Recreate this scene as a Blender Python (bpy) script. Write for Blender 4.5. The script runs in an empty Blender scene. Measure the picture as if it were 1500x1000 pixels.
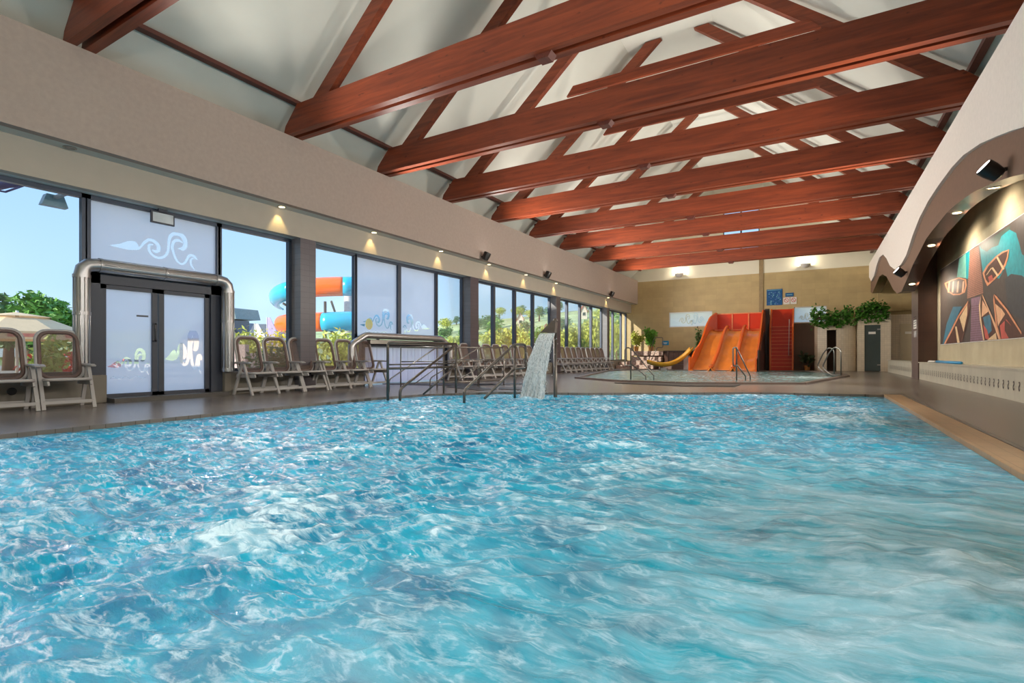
import bpy, bmesh, math, random
import numpy as np
from mathutils import Vector, Matrix
from mathutils.geometry import tessellate_polygon
R=random.Random(7)
C=bpy.context.scene.collection
# ------------------------------------------------------------------ camera model (also used to survey points from the photo onto real planes)
F=758.0; CX=750.0; CY=520.0; H=0.77
TH=math.atan(444/758); c_=math.cos(TH); s_=math.sin(TH)
def fl(px,py,z=0.0):
    d=F*(H-z)/(py-CY); u=(px-CX)/F*d
    return (u*c_-d*s_, u*s_+d*c_)
def onX(px,py,X):
    k=(px-CX)/F; d=X/(k*c_-s_); return (k*d*s_+d*c_, H+(CY-py)/F*d)
def onY(px,py,Y):
    k=(px-CX)/F; d=Y/(k*s_+c_); return (k*d*c_-d*s_, H+(CY-py)/F*d)
def at(px,py,d):
    u=(px-CX)/F*d; return Vector((u*c_-d*s_, u*s_+d*c_, H+(CY-py)/F*d))
# ------------------------------------------------------------------ materials
def srgb(r,g,b,a=1):
    f=lambda v:(v/255/12.92 if v/255<=.04045 else ((v/255+.055)/1.055)**2.4)
    return (f(r),f(g),f(b),a)
class NT:
    def __init__(s,name):
        s.m=bpy.data.materials.new(name); s.m.use_nodes=True; s.t=s.m.node_tree; s.n=s.t.nodes; s.l=s.t.links
        s.n.clear(); s.out=s.n.new('ShaderNodeOutputMaterial')
    def new(s,t,**k):
        n=s.n.new(t)
        for a,b in k.items():
            if a.startswith('_'): setattr(n,a[1:],b)
            else: n.inputs[a.replace('_',' ')].default_value=b
        return n
    def link(s,a,b): s.l.new(a,b)
    def coords(s,scale=(1,1,1),rot=(0,0,0),kind='Object'):
        tc=s.n.new('ShaderNodeTexCoord'); mp=s.n.new('ShaderNodeMapping')
        mp.inputs['Scale'].default_value=scale; mp.inputs['Rotation'].default_value=rot
        s.link(tc.outputs[kind],mp.inputs['Vector']); return mp.outputs['Vector']
    def geo(s,scale=(1,1,1),rot=(0,0,0)):
        g=s.n.new('ShaderNodeNewGeometry'); mp=s.n.new('ShaderNodeMapping')
        mp.inputs['Scale'].default_value=scale; mp.inputs['Rotation'].default_value=rot
        s.link(g.outputs['Position'],mp.inputs['Vector']); return mp.outputs['Vector']
    def noise(s,vec,scale,detail=3,rough=.5,dist=0):
        n=s.new('ShaderNodeTexNoise',Scale=scale,Detail=detail,Roughness=rough,Distortion=dist); s.link(vec,n.inputs['Vector']); return n.outputs['Fac']
    def ramp(s,fac,stops):
        r=s.n.new('ShaderNodeValToRGB'); e=r.color_ramp.elements
        while len(e)<len(stops): e.new(.5)
        for i,(p,col) in enumerate(stops):
            e[i].position=p; e[i].color=col if len(col)==4 else (*col,1)
        s.link(fac,r.inputs[0]); return r.outputs[0]
    def mix(s,fac,a,b,mode='MIX'):
        m=s.n.new('ShaderNodeMix'); m.data_type='RGBA'; m.blend_type=mode
        for v,i in((fac,0),(a,6),(b,7)):
            if hasattr(v,'links'): s.link(v,m.inputs[i])
            else: m.inputs[i].default_value=v
        return m.outputs[2]
    def math(s,op,a,b=0,clamp=False):
        m=s.n.new('ShaderNodeMath'); m.operation=op; m.use_clamp=clamp
        for v,i in((a,0),(b,1)):
            if hasattr(v,'links'): s.link(v,m.inputs[i])
            else: m.inputs[i].default_value=v
        return m.outputs[0]
    def pbsdf(s,col,rough=.5,metal=0,bump=None,bs=.1,bd=.01,**k):
        p=s.n.new('ShaderNodeBsdfPrincipled')
        for v,i in((col,'Base Color'),(rough,'Roughness'),(metal,'Metallic')):
            if hasattr(v,'links'): s.link(v,p.inputs[i])
            else: p.inputs[i].default_value=v
        for a,b in k.items(): p.inputs[a.replace('_',' ')].default_value=b
        if bump is not None:
            bn=s.new('ShaderNodeBump',Strength=bs,Distance=bd); s.link(bump,bn.inputs['Height']); s.link(bn.outputs[0],p.inputs['Normal'])
        return p
    def done(s,sh): s.link(sh.outputs[0] if hasattr(sh,'outputs') else sh,s.out.inputs[0]); return s.m
def pm(name,rgb,rough=.5,metal=0,var=.12,scale=6,bs=0,bscale=60,stretch=(1,1,1),**k):
    t=NT(name); v=t.coords(stretch); base=srgb(*rgb)
    n=t.noise(v,scale,4,.55)
    lo=tuple(x*(1-var) for x in base[:3]); hi=tuple(min(1,x*(1+var)) for x in base[:3])
    col=t.ramp(n,[(.3,lo),(.7,hi)])
    b=t.noise(v,bscale,2) if bs else None
    return t.done(t.pbsdf(col,rough,metal,b,bs,.004,**k))
M={}
def tiles(name,rgb,grout,sw,sh,rough,axis='YZ',mort=.004,var=.08,offset=0.0,bs=.25,**k):
    t=NT(name); g=t.n.new('ShaderNodeNewGeometry'); sp=t.n.new('ShaderNodeSeparateXYZ'); t.link(g.outputs['Position'],sp.inputs[0])
    cb=t.n.new('ShaderNodeCombineXYZ'); ix={'X':0,'Y':1,'Z':2}
    t.link(sp.outputs[ix[axis[0]]],cb.inputs[0]); t.link(sp.outputs[ix[axis[1]]],cb.inputs[1])
    b=t.new('ShaderNodeTexBrick',Scale=1.0); b.offset=offset
    b.inputs['Brick Width'].default_value=sw; b.inputs['Row Height'].default_value=sh; b.inputs['Mortar Size'].default_value=mort
    b.inputs['Bias'].default_value=0
    base=srgb(*rgb)
    b.inputs['Color1'].default_value=tuple(x*(1-var) for x in base[:3])+(1,)
    b.inputs['Color2'].default_value=tuple(min(1,x*(1+var)) for x in base[:3])+(1,)
    b.inputs['Mortar'].default_value=srgb(*grout); b.inputs['Mortar Smooth'].default_value=.3
    t.link(cb.outputs[0],b.inputs['Vector'])
    n=t.noise(t.geo(),2.5,4); col=t.mix(.25,b.outputs['Color'],t.ramp(n,[(.3,(.55,.55,.55)),(.7,(1,1,1))]),'MULTIPLY')
    inv=t.math('SUBTRACT',1,b.outputs['Fac'])
    return t.done(t.pbsdf(col,rough,0,inv,bs,.003,**k))
def wood(name,lo,hi,axis,rough=.45):
    t=NT(name); sc={'X':(.35,5,5),'Y':(5,.35,5),'Z':(5,5,.35)}[axis]
    v=t.geo(sc); n=t.noise(v,2.2,6,.62,.6); k=t.noise(t.geo(tuple(1.0 if q<1 else 2.5 for q in sc)),5.5,2,.5)
    col=t.ramp(n,[(.28,srgb(*lo)),(.72,srgb(*hi))])
    kn=t.ramp(k,[(.70,(0,0,0)),(.76,(1,1,1))])
    col=t.mix(t.math('MULTIPLY',kn,.6),col,srgb(60,22,14))
    return t.done(t.pbsdf(col,rough,0,n,.15,.004))
M['beam']=wood('stained timber',(96,38,20),(150,68,36),'X')
M['beamz']=wood('stained timber rafter',(98,40,22),(146,70,38),'X')
M['beamy']=wood('stained timber purlin',(80,38,32),(110,55,42),'Y')
M['dark_gap']=pm('gap shaded timber',(50,22,18),.6)
M['ceil']=pm('painted ceiling board',(214,214,204),.8,var=.03,scale=1.2)
M['ceil2']=pm('cream painted plaster',(226,218,196),.8,var=.03,scale=1.2)
M['plaster']=pm('textured beige plaster',(168,152,142),.85,var=.05,scale=14,bs=.5,bscale=90)
M['plaster2']=pm('smooth beige plaster',(176,166,152),.8,var=.03,scale=3)
M['soffit']=pm('pale painted soffit',(200,204,200),.6,var=.02)
M['white_plaster']=pm('warm white textured plaster',(226,216,208),.85,var=.04,scale=14,bs=.35,bscale=80)
M['walltile']=tiles('beige sanded wall tile',(190,166,118),(176,152,108),.6,.3,.55,'XZ',.003,.05)
M['walltile_s']=tiles('glossy beige wall tile',(206,194,164),(192,180,150),.6,1.2,.2,'YZ',.003,.04,bs=.1)
M['walltile_b']=tiles('shaded brown wall tile',(104,76,54),(88,62,44),.6,.3,.4,'XZ',.003,.08)
M['benchtile']=tiles('cream bench tile',(196,190,172),(180,172,152),.25,.25,.3,'YZ',.003,.04)
M['plinth']=tiles('grey stone plinth',(128,120,108),(104,98,90),1.2,.6,.4,'YZ',.004,.05)
M['plinthx']=tiles('grey stone plinth end',(132,126,112),(104,98,90),1.2,.6,.4,'XZ',.004,.05)
M['column']=tiles('dark tiled column',(84,76,82),(66,60,66),.45,.12,.35,'YZ',.004,.06)
M['column_lit']=tiles('lit grey tiled column side',(118,116,120),(100,98,102),.45,.12,.35,'XZ',.004,.06)
M['brown']=pm('brown plaster band',(116,88,70),.7,var=.06,scale=10,bs=.25,bscale=70)
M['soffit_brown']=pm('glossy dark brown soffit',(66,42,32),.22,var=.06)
M['pillar']=tiles('lit mauve brown pillar tile',(112,96,92),(90,76,74),.35,.6,.3,'YZ',.005,.06)
M['pillar_shaded']=tiles('shaded brown pillar tile',(72,48,38),(58,40,32),.6,.3,.3,'XZ',.005,.06)
M['deck']=None
def deck_mat():
    t=NT('grey brown anti slip deck tile'); v=t.geo((1,1,1),(0,0,0))
    b=t.new('ShaderNodeTexBrick',Scale=1.0); b.offset=.5
    b.inputs['Brick Width'].default_value=.6; b.inputs['Row Height'].default_value=.15; b.inputs['Mortar Size'].default_value=.004
    b.inputs['Color1'].default_value=srgb(118,108,100); b.inputs['Color2'].default_value=srgb(134,122,112); b.inputs['Mortar'].default_value=srgb(90,80,70)
    t.link(v,b.inputs['Vector'])
    n=t.noise(t.geo((1,.35,1)),3,5); col=t.mix(.4,b.outputs['Color'],t.ramp(n,[(.3,(.6,.6,.6)),(.7,(1,1,1))]),'MULTIPLY')
    inv=t.math('SUBTRACT',1,b.outputs['Fac'])
    return t.done(t.pbsdf(col,.27,0,inv,.2,.003,IOR=1.5))
M['deck']=deck_mat()
M['coping']=tiles('tan stoneware coping',(178,142,104),(150,118,88),.24,.12,.35,'YX',.004,.06)
M['joint']=pm('grey steel joint',(120,112,104),.35,.5)
M['grate']=pm('dark overflow grating',(60,56,54),.4)
M['basin']=tiles('turquoise pool tile',(60,150,170),(180,190,190),.1,.1,.3,'XY',.005)
M['steel']=pm('brushed steel',(150,146,140),.28,1,var=.06)
M['dsteel']=pm('weathered dark steel',(104,98,92),.38,.8,var=.1)
M['alu']=pm('anthracite aluminium',(62,70,84),.35,.3,var=.04)
M['aluB']=pm('anthracite powder coat',(56,60,72),.45,0,var=.04)
M['duct']=pm('ribbed metal duct',(176,174,174),.34,.85,var=.06)
M['whitepl']=pm('white plastic',(214,210,204),.35,0,var=.03)
M['greypl']=pm('grey white resin',(176,172,170),.4,0,var=.04)
M['brownpl']=pm('taupe resin',(104,84,78),.45,0,var=.05)
M['black']=pm('black plastic',(22,20,20),.3)
M['orange']=pm('orange fibreglass',(206,88,24),.22,0,var=.06,scale=2,Coat_Weight=.4)
M['orange2']=pm('amber worn fibreglass',(204,112,34),.2,0,var=.12,scale=2.5,Coat_Weight=.5)
M['redor']=pm('red orange fibreglass',(212,54,14),.3,0,var=.06,scale=2)
M['red']=pm('red orange step',(196,46,20),.35,0,var=.06,scale=2)
M['yellow']=pm('yellow ochre fibreglass',(210,150,40),.25,0,var=.08,scale=2,Coat_Weight=.4)
M['edge']=pm('pale orange lip',(232,140,90),.3)
M['darkwood']=pm('dark board and gap shade',(48,32,28),.5)
M['mosaic']=tiles('red brown brick mosaic',(150,112,96),(196,176,160),.24,.09,.35,'XZ',.02,.12,.5)
M['tub']=pm('dark brown spa panel',(88,64,54),.4,0,var=.12,scale=5)
M['drum']=tiles('small cream mosaic tile',(212,196,170),(190,172,146),.1,.1,.3,'XZ',.005,.05)
M['darkdoor']=pm('dark teal glass door',(66,76,74),.12,0,var=.1,scale=1)
M['palepanel']=pm('pale frosted door',(188,172,140),.3,0,var=.03)
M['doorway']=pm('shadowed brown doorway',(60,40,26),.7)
M['signblue']=pm('blue sign',(16,84,138),.35,0,var=.05)
M['signlb']=pm('light blue sign',(40,140,190),.35,0,var=.03)
M['signwhite']=pm('white sign print',(226,222,214),.4,0,var=.03)
M['signred']=pm('red sign print',(206,60,40),.4)
M['ink']=pm('grey print',(90,90,92),.5)
M['pot']=pm('woven tan pot',(176,120,60),.7,0,var=.2,scale=40)
M['leaf']=pm('green leaf',(96,150,52),.5,0,var=.35,scale=8)
M['leafy']=pm('yellow green leaf',(186,192,84),.5,0,var=.3,scale=8)
M['leafd']=pm('deep green leaf',(92,128,70),.55,0,var=.35,scale=5)
M['bark']=pm('bark',(86,64,46),.8,0,var=.2,scale=20)
M['cloth']=pm('cream canopy cloth',(222,192,150),.8,0,var=.04)
M['clothred']=pm('faded red print',(206,130,110),.8)
M['grass']=pm('grass',(150,172,96),.9,0,var=.3,scale=3)
M['terrace']=pm('pale terrace paving',(206,194,180),.8,0,var=.1,scale=2)
M['stonewall']=pm('pink grey stone wall',(196,172,166),.8,0,var=.25,scale=14)
M['roof']=pm('grey roof sheet',(92,98,106),.6,0,var=.08)
M['roofred']=pm('terracotta roof',(160,92,74),.7)
M['house']=pm('pale house render',(222,206,190),.8)
M['concrete']=pm('pale concrete',(204,200,192),.7)
M['slideblue']=pm('cyan fibreglass',(32,168,206),.25,0,var=.08,scale=1,Coat_Weight=.4)
M['slideor']=pm('bright orange fibreglass',(246,110,30),.25,0,var=.08,scale=1,Coat_Weight=.4)
M['yellowbush']=pm('yellow bush leaf',(214,196,30),.6,0,var=.2)
M['flower']=pm('red flowers',(220,80,60),.6,0,var=.2)
M['flag']=pm('lilac banner',(176,160,206),.7)
M['matdark']=pm('dark rubber drainage mat',(58,54,50),.6)
def lamp_mat(name,col,st):
    t=NT(name); n=t.noise(t.coords(),3,1); e=t.new('ShaderNodeEmission',Strength=st); t.link(t.ramp(n,[(0,col),(1,col)]),e.inputs[0]); return t.done(e)
M['lamp']=lamp_mat('warm lamp glow',(1,.78,.42,1),6)
M['lampw']=lamp_mat('cool lamp glow',(1,.93,.88,1),8)
M['lampoff']=pm('unlit lens',(150,150,150),.2)
def glass_mat(name,tint,gl=.08,rough=.0):
    t=NT(name); a=t.new('ShaderNodeBsdfTransparent'); a.inputs[0].default_value=(*tint,1)
    g=t.new('ShaderNodeBsdfGlossy',Roughness=.22); fr=t.new('ShaderNodeFresnel',IOR=1.25)
    n=t.noise(t.coords(),1,1); t.link(t.ramp(n,[(0,(.9,.9,.9,1)),(1,(1,1,1,1))]),g.inputs[0])
    m=t.n.new('ShaderNodeMixShader'); t.link(t.math('MULTIPLY',fr.outputs[0],.35),m.inputs[0]); t.link(a.outputs[0],m.inputs[1]); t.link(g.outputs[0],m.inputs[2])
    return t.done(m)
M['glass']=glass_mat('clear window glass',(.93,.96,.97))
def frosted(name,rgb,tr=.12,w=.75):
    t=NT(name); a=t.new('ShaderNodeBsdfTransparent'); tl=t.new('ShaderNodeBsdfTranslucent'); df=t.new('ShaderNodeBsdfDiffuse')
    n=t.noise(t.coords(),2,2); cr=srgb(*rgb)
    co=t.ramp(n,[(.3,tuple(x*.97 for x in cr[:3])),(.7,cr[:3])]); t.link(co,tl.inputs[0]); t.link(co,df.inputs[0])
    m=t.new('ShaderNodeMixShader',Fac=1-w); t.link(tl.outputs[0],m.inputs[1]); t.link(df.outputs[0],m.inputs[2])
    m2=t.new('ShaderNodeMixShader',Fac=tr); t.link(m.outputs[0],m2.inputs[1]); t.link(a.outputs[0],m2.inputs[2]); return t.done(m2)
M['frost']=frosted('frosted window film',(246,244,246),.07,.85)
M['cut']=frosted('clear wave shape in the film',(255,253,250),.62,.9)
M['decal']=frosted('white wave sticker',(246,250,252),.45,.9)
M['clearcut']=frosted('clear wave cut in film',(246,240,228),.6,.9)
M['yellowdecal']=frosted('yellow sticker',(250,214,40),.3,.8)
M['winlit']=frosted('lit frosted pane',(252,252,252),.3,.6)
M['strip']=frosted('milky strip curtain',(236,230,238),.3,.8)
def mesh_cloth():
    t=NT('brown textile mesh'); v=t.coords(); 
    a=t.new('ShaderNodeBsdfTransparent'); n=t.noise(v,160,2)
    p=t.pbsdf(t.ramp(n,[(.3,srgb(104,84,74)),(.7,srgb(128,106,94))]),.7)
    m=t.n.new('ShaderNodeMixShader'); lw=t.new('ShaderNodeLayerWeight',Blend=.5); t.link(t.ramp(lw.outputs['Facing'],[(.25,(.42,.42,.42)),(.75,(.04,.04,.04))]),m.inputs[0]); t.link(p.outputs[0],m.inputs[1]); t.link(a.outputs[0],m.inputs[2]); return t.done(m)
M['textile']=mesh_cloth()
# ------------------------------------------------------------------ object helpers
ORG={}
def tag(o,label=None,cat=None,group=None,kind=None):
    if label: o['label']=label
    if cat: o['category']=cat
    if group: o['group']=group
    if kind: o['kind']=kind
    return o
def thing(name,label,cat,loc=(0,0,0),group=None):
    o=bpy.data.objects.new(name,None); o.empty_display_size=.1; C.objects.link(o); o.location=loc; ORG[o.name]=Vector(loc)
    return tag(o,label,cat,group)
def rrect(w,h,r,n=5):
    pts=[]
    for cx,cy,a0 in((w/2-r,h/2-r,0),(-w/2+r,h/2-r,90),(-w/2+r,-h/2+r,180),(w/2-r,-h/2+r,270)):
        for i in range(n+1):
            a=math.radians(a0+90*i/n); pts.append((cx+r*math.cos(a),cy+r*math.sin(a)))
    return pts
def fillet(pts,r,n=5):
    P=[Vector(p) for p in pts]; out=[P[0]]
    for i in range(1,len(P)-1):
        a,b,c=P[i-1],P[i],P[i+1]; u=(a-b); v=(c-b); rr=min(r,u.length*.45,v.length*.45)
        p0=b+u.normalized()*rr; p1=b+v.normalized()*rr
        for k in range(n+1):
            t=k/n; out.append(p0*(1-t)**2+b*2*t*(1-t)+p1*t*t)
    out.append(P[-1]); return out
class MB:
    def __init__(s): s.v=[]; s.f=[]; s.m=[]
    def add(s,vs,fs,m=0):
        o=len(s.v); s.v+= [tuple(v) for v in vs]; s.f+=[tuple(i+o for i in f) for f in fs]; s.m+=[m]*len(fs); return s
    def box(s,x0,x1,y0,y1,z0,z1,m=0,b=0):
        vs=[(x,y,z) for x in(x0,x1) for y in(y0,y1) for z in(z0,z1)]
        return s.add(vs,[(0,1,3,2),(4,6,7,5),(0,4,5,1),(2,3,7,6),(0,2,6,4),(1,5,7,3)],m)
    def obox(s,p0,p1,w,h,up=(0,0,1),m=0):
        a,b=Vector(p0),Vector(p1); d=(b-a).normalized(); x=d.cross(Vector(up)); 
        if x.length<1e-4: x=Vector((1,0,0))
        x.normalize(); y=x.cross(d).normalized()
        vs=[]
        for p in(a,b):
            for i,j in((-1,-1),(1,-1),(1,1),(-1,1)): vs.append(p+x*i*w/2+y*j*h/2)
        return s.add(vs,[(3,2,1,0),(4,5,6,7),(0,1,5,4),(1,2,6,5),(2,3,7,6),(3,0,4,7)],m)
    def prism(s,poly,fn,a,b,m=0,mside=None,cap=True):
        """poly 2D list (ccw or cw), fn(u,v,t)->xyz , extruded t=a..b"""
        n=len(poly); vs=[fn(u,v,a) for u,v in poly]+[fn(u,v,b) for u,v in poly]
        side=[(i,(i+1)%n,n+(i+1)%n,n+i) for i in range(n)]
        s.add(vs,side,m if mside is None else mside)
        if cap:
            tri=tessellate_polygon([[Vector((u,v,0)) for u,v in poly]])
            s.add(vs,[tuple(t) for t in tri],m); s.add(vs,[tuple(n+i for i in reversed(t)) for t in tri],m)
        return s
    def flat(s,poly,fn,t=0,m=0):
        vs=[fn(u,v,t) for u,v in poly]; tri=tessellate_polygon([[Vector((u,v,0)) for u,v in poly]]); return s.add(vs,[tuple(x) for x in tri],m)
    def tube(s,path,r,seg=8,m=0,cap=True,closed=False):
        P=[Vector(p) for p in path]; n=len(P); rs=r if isinstance(r,(list,tuple)) else [r]*n
        rings=[]; prev=None
        for i in range(n):
            if closed: d=(P[(i+1)%n]-P[i-1])
            else: d=(P[min(i+1,n-1)]-P[max(i-1,0)])
            if d.length<1e-9: d=Vector((0,0,1))
            d.normalize()
            if prev is None:
                up=Vector((0,0,1)) if abs(d.z)<.9 else Vector((1,0,0)); x=d.cross(up).normalized()
            else:
                x=prev-d*prev.dot(d)
                if x.length<1e-6: x=d.orthogonal()
                x.normalize()
            prev=x; y=d.cross(x)
            rings.append([P[i]+(x*math.cos(2*math.pi*k/seg)+y*math.sin(2*math.pi*k/seg))*rs[i] for k in range(seg)])
        vs=[v for q in rings for v in q]; fs=[]
        for i in range(n if closed else n-1):
            j=(i+1)%n
            for k in range(seg): fs.append((i*seg+k,i*seg+(k+1)%seg,j*seg+(k+1)%seg,j*seg+k))
        if cap and not closed: fs.append(tuple(reversed(range(seg)))); fs.append(tuple((n-1)*seg+k for k in range(seg)))
        return s.add(vs,fs,m)
    def lathe(s,prof,cx=0,cy=0,cz=0,seg=20,m=0,axis='Z'):
        vs=[];fs=[]
        for r,z in prof:
            for k in range(seg):
                a=2*math.pi*k/seg; p=(r*math.cos(a),r*math.sin(a),z)
                if axis=='X': p=(p[2],p[0],p[1])
                if axis=='Y': p=(p[0],p[2],p[1])
                vs.append((cx+p[0],cy+p[1],cz+p[2]))
        for i in range(len(prof)-1):
            for k in range(seg): fs.append((i*seg+k,i*seg+(k+1)%seg,(i+1)*seg+(k+1)%seg,(i+1)*seg+k))
        fs.append(tuple(reversed(range(seg)))); fs.append(tuple((len(prof)-1)*seg+k for k in range(seg)))
        return s.add(vs,fs,m)
    def sphere(s,c,r,m=0,seg=12,rings=8):
        r=r if isinstance(r,(tuple,list)) else (r,r,r); vs=[];fs=[]
        for i in range(rings+1):
            t=math.pi*i/rings
            for k in range(seg):
                a=2*math.pi*k/seg; vs.append((c[0]+r[0]*math.sin(t)*math.cos(a),c[1]+r[1]*math.sin(t)*math.sin(a),c[2]+r[2]*math.cos(t)))
        for i in range(rings):
            for k in range(seg): fs.append((i*seg+k,(i+1)*seg+k,(i+1)*seg+(k+1)%seg,i*seg+(k+1)%seg))
        return s.add(vs,fs,m)
    def ribbon(s,path,w,fn,t=0,m=0):
        """flat ribbon in 2D (u,v) plane mapped by fn; w width or list"""
        n=len(path); ws=w if isinstance(w,(list,tuple)) else [w]*n; L=[];Rr=[]
        for i in range(n):
            a=path[max(0,i-1)]; b=path[min(n-1,i+1)]; dx,dy=b[0]-a[0],b[1]-a[1]; l=math.hypot(dx,dy) or 1
            nx,ny=-dy/l*ws[i]/2,dx/l*ws[i]/2; x,y=path[i]
            L.append(fn(x+nx,y+ny,t)); Rr.append(fn(x-nx,y-ny,t))
        vs=L+Rr; return s.add(vs,[(i,i+1,n+i+1,n+i) for i in range(n-1)],m)
    def leaves(s,c,rad,n,size,m=0,rng=R,shell=.35):
        for _ in range(n):
            while True:
                p=Vector((rng.uniform(-1,1),rng.uniform(-1,1),rng.uniform(-1,1)))
                if shell<p.length<1: break
            q=Vector((c[0]+p.x*rad[0],c[1]+p.y*rad[1],c[2]+p.z*rad[2]))
            a=Vector((rng.gauss(0,1),rng.gauss(0,1),rng.gauss(0,.7))).normalized(); b=a.orthogonal().normalized()
            b=(b*math.cos(rng.random()*6)+a.cross(b)*math.sin(rng.random()*6)); z=size*rng.uniform(.6,1.3)
            s.add([q-a*z,q+b*z*.4,q+a*z,q-b*z*.4],[(0,1,2,3)],m)
        return s
    def build(s,name,mats,parent=None,smooth=False,loc=None,auto=None,bevel=0):
        me=bpy.data.meshes.new(name)
        org=Vector(loc) if loc is not None else (ORG.get(parent.name,Vector((0,0,0))) if parent else Vector((0,0,0)))
        me.from_pydata([tuple(Vector(v)-org) for v in s.v],[],s.f)
        if not isinstance(mats,(list,tuple)): mats=[mats]
        for x in mats: me.materials.append(x)
        me.polygons.foreach_set('material_index',s.m)
        bm=bmesh.new(); bm.from_mesh(me); bmesh.ops.remove_doubles(bm,verts=bm.verts,dist=1e-5)
        if len(bm.faces)<60000: bmesh.ops.recalc_face_normals(bm,faces=bm.faces)
        bm.to_mesh(me); bm.free()
        if smooth: me.polygons.foreach_set('use_smooth',[True]*len(me.polygons))
        o=bpy.data.objects.new(name,me); C.objects.link(o)
        if parent: o.parent=parent
        else: o.location=org
        ORG[o.name]=org
        if smooth and auto is not None:
            try:
                me.set_sharp_from_angle(angle=math.radians(auto))
            except Exception: pass
        if bevel:
            b=o.modifiers.new('edge','BEVEL'); b.width=bevel; b.segments=2; b.limit_method='ANGLE'
        return o
def kids(o): return [c for c in bpy.data.objects if c.parent==o]
def tree_of(o): return (o,[tree_of(c) for c in kids(o)])
def copy_tree(tr,parent=None):
    o,ch=tr; c=o.copy(); C.objects.link(c)
    if parent is not None: c.parent=parent; c.matrix_parent_inverse=Matrix.Identity(4)
    for x in ch: copy_tree(x,c)
    return c
def struct(o): o['kind']='structure'; return o
YX=lambda u,v,t:(t,u,v)     # (y,z) polygon at x=t
XZ=lambda u,v,t:(u,t,v)     # (x,z) polygon at y=t
XY=lambda u,v,t:(u,v,t)     # (x,y) polygon at z=t
YB=-7.0; YF=31.0; GX=-10.05
# ================================================================== SETTING
# pools ------------------------------------------------------------
far_edge=[fl(545,582.5),fl(620,577.2),fl(730,573.6),fl(860,575.3),fl(1100,574.2),(1.16,12.45)]
pool=[(1.16,YB+.6),(1.16,12.45)]+far_edge[::-1][1:]+[(-6.9,6.3),(-6.88,3.5),(-6.8,1.0),(-6.8,YB+.6)]
sp=[fl(849,554),fl(905,558.5),fl(1000,562),fl(1172,562.6),fl(1237,551.2),fl(1222,546.2),fl(1180,544.2),fl(1107,544.2),(-5.2,26.35),(-7.6,26.9),(-8.6,24.0)]
def offset_poly(p,d):
    n=len(p); A=sum(p[i][0]*p[(i+1)%n][1]-p[(i+1)%n][0]*p[i][1] for i in range(n)); sg=1 if A>0 else -1
    out=[]
    for i in range(n):
        a,b,c=Vector(p[i-1]),Vector(p[i]),Vector(p[(i+1)%n]); u=(b-a).normalized(); v=(c-b).normalized()
        n1=Vector((u.y,-u.x))*sg; n2=Vector((v.y,-v.x))*sg; m=(n1+n2); m=m/max(.3,m.length); k=d/max(.4,m.dot(n1)); out.append(tuple(b+m*k))
    return out
def slab_with_holes(name,outer,holes,z0,z1,mat):
    loops=[outer]+holes; flat=[Vector((x,y,0)) for l in loops for x,y in l]
    tri=tessellate_polygon([[Vector((x,y,0)) for x,y in l] for l in loops])
    mb=MB(); vs=[(p.x,p.y,z1) for p in flat]; mb.add(vs,[tuple(t) for t in tri])
    o=0
    for l in loops:
        n=len(l); vv=[(x,y,z1) for x,y in l]+[(x,y,z0) for x,y in l]; mb.add(vv,[(i,(i+1)%n,n+(i+1)%n,n+i) for i in range(n)]); o+=n
    return mb.build(name,mat)
coping_hole=[(1.46 if abs(x-1.16)<1e-6 else x,y) for x,y in pool]
floor=struct(slab_with_holes('floor',[(-10.3,YB),(5.2,YB),(5.2,YF+.2),(-10.3,YF+.2)],[coping_hole,sp],-.16,0,M['deck']))
mb=MB(); mb.box(1.16,1.44,YB+.6,12.45,-.16,.004); struct(mb.build('trim_1',M['coping'],bevel=.008))
mb=MB(); mb.box(1.44,1.475,YB+.6,12.5,-.05,.008); mb.box(1.16,1.475,12.45,12.49,-.05,.008); struct(mb.build('trim_2',M['joint']))
def basin(name,poly,depth,mat):
    mb=MB(); mb.prism(offset_poly(poly,.15),XY,-depth,-.155,cap=False); mb.flat(offset_poly(poly,.15),XY,-depth); return struct(mb.build(name,mat))
basin('pool_basin',pool,1.35,M['basin']); basin('splash_pool_basin',sp,.7,M['basin'])
# splash pool kerb
mb=MB(); ip=sp; op=offset_poly(sp,.16); n=len(sp)
for i in range(n):
    j=(i+1)%n; a,b,cq,d=ip[i],ip[j],op[j],op[i]; z=.05
    mb.add([(*a,-.1),(*b,-.1),(*cq,0.0),(*d,0.0),(*a,z),(*b,z),(*cq,z),(*d,z)],[(0,1,5,4),(2,3,7,6),(4,5,6,7)])
tag(mb.build('pool_kerb',pm('brown tiled kerb',(96,80,72),.4)),'low brown tiled kerb running round the far splash pool','kerb')
mb=MB(); q=[fl(905,560.5),fl(1082,564.5),fl(1076,566.5),fl(900,561.8)]
mb.prism([fl(900,561.3),fl(940,560.6),fl(1085,563.6),fl(1076,566.6),fl(1000,565.9)],XY,.001,.02)
tag(mb.build('drainage_mat',M['matdark'],loc=(*fl(1000,563),0)),'long dark rubber mat lying on the deck in front of the splash pool kerb','mat')
# ------------------------------------------------------------------ walls
struct(MB().box(-10.3,5.2,YB-.2,YB,0,11).build('wall_back',M['ceil2']))
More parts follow.
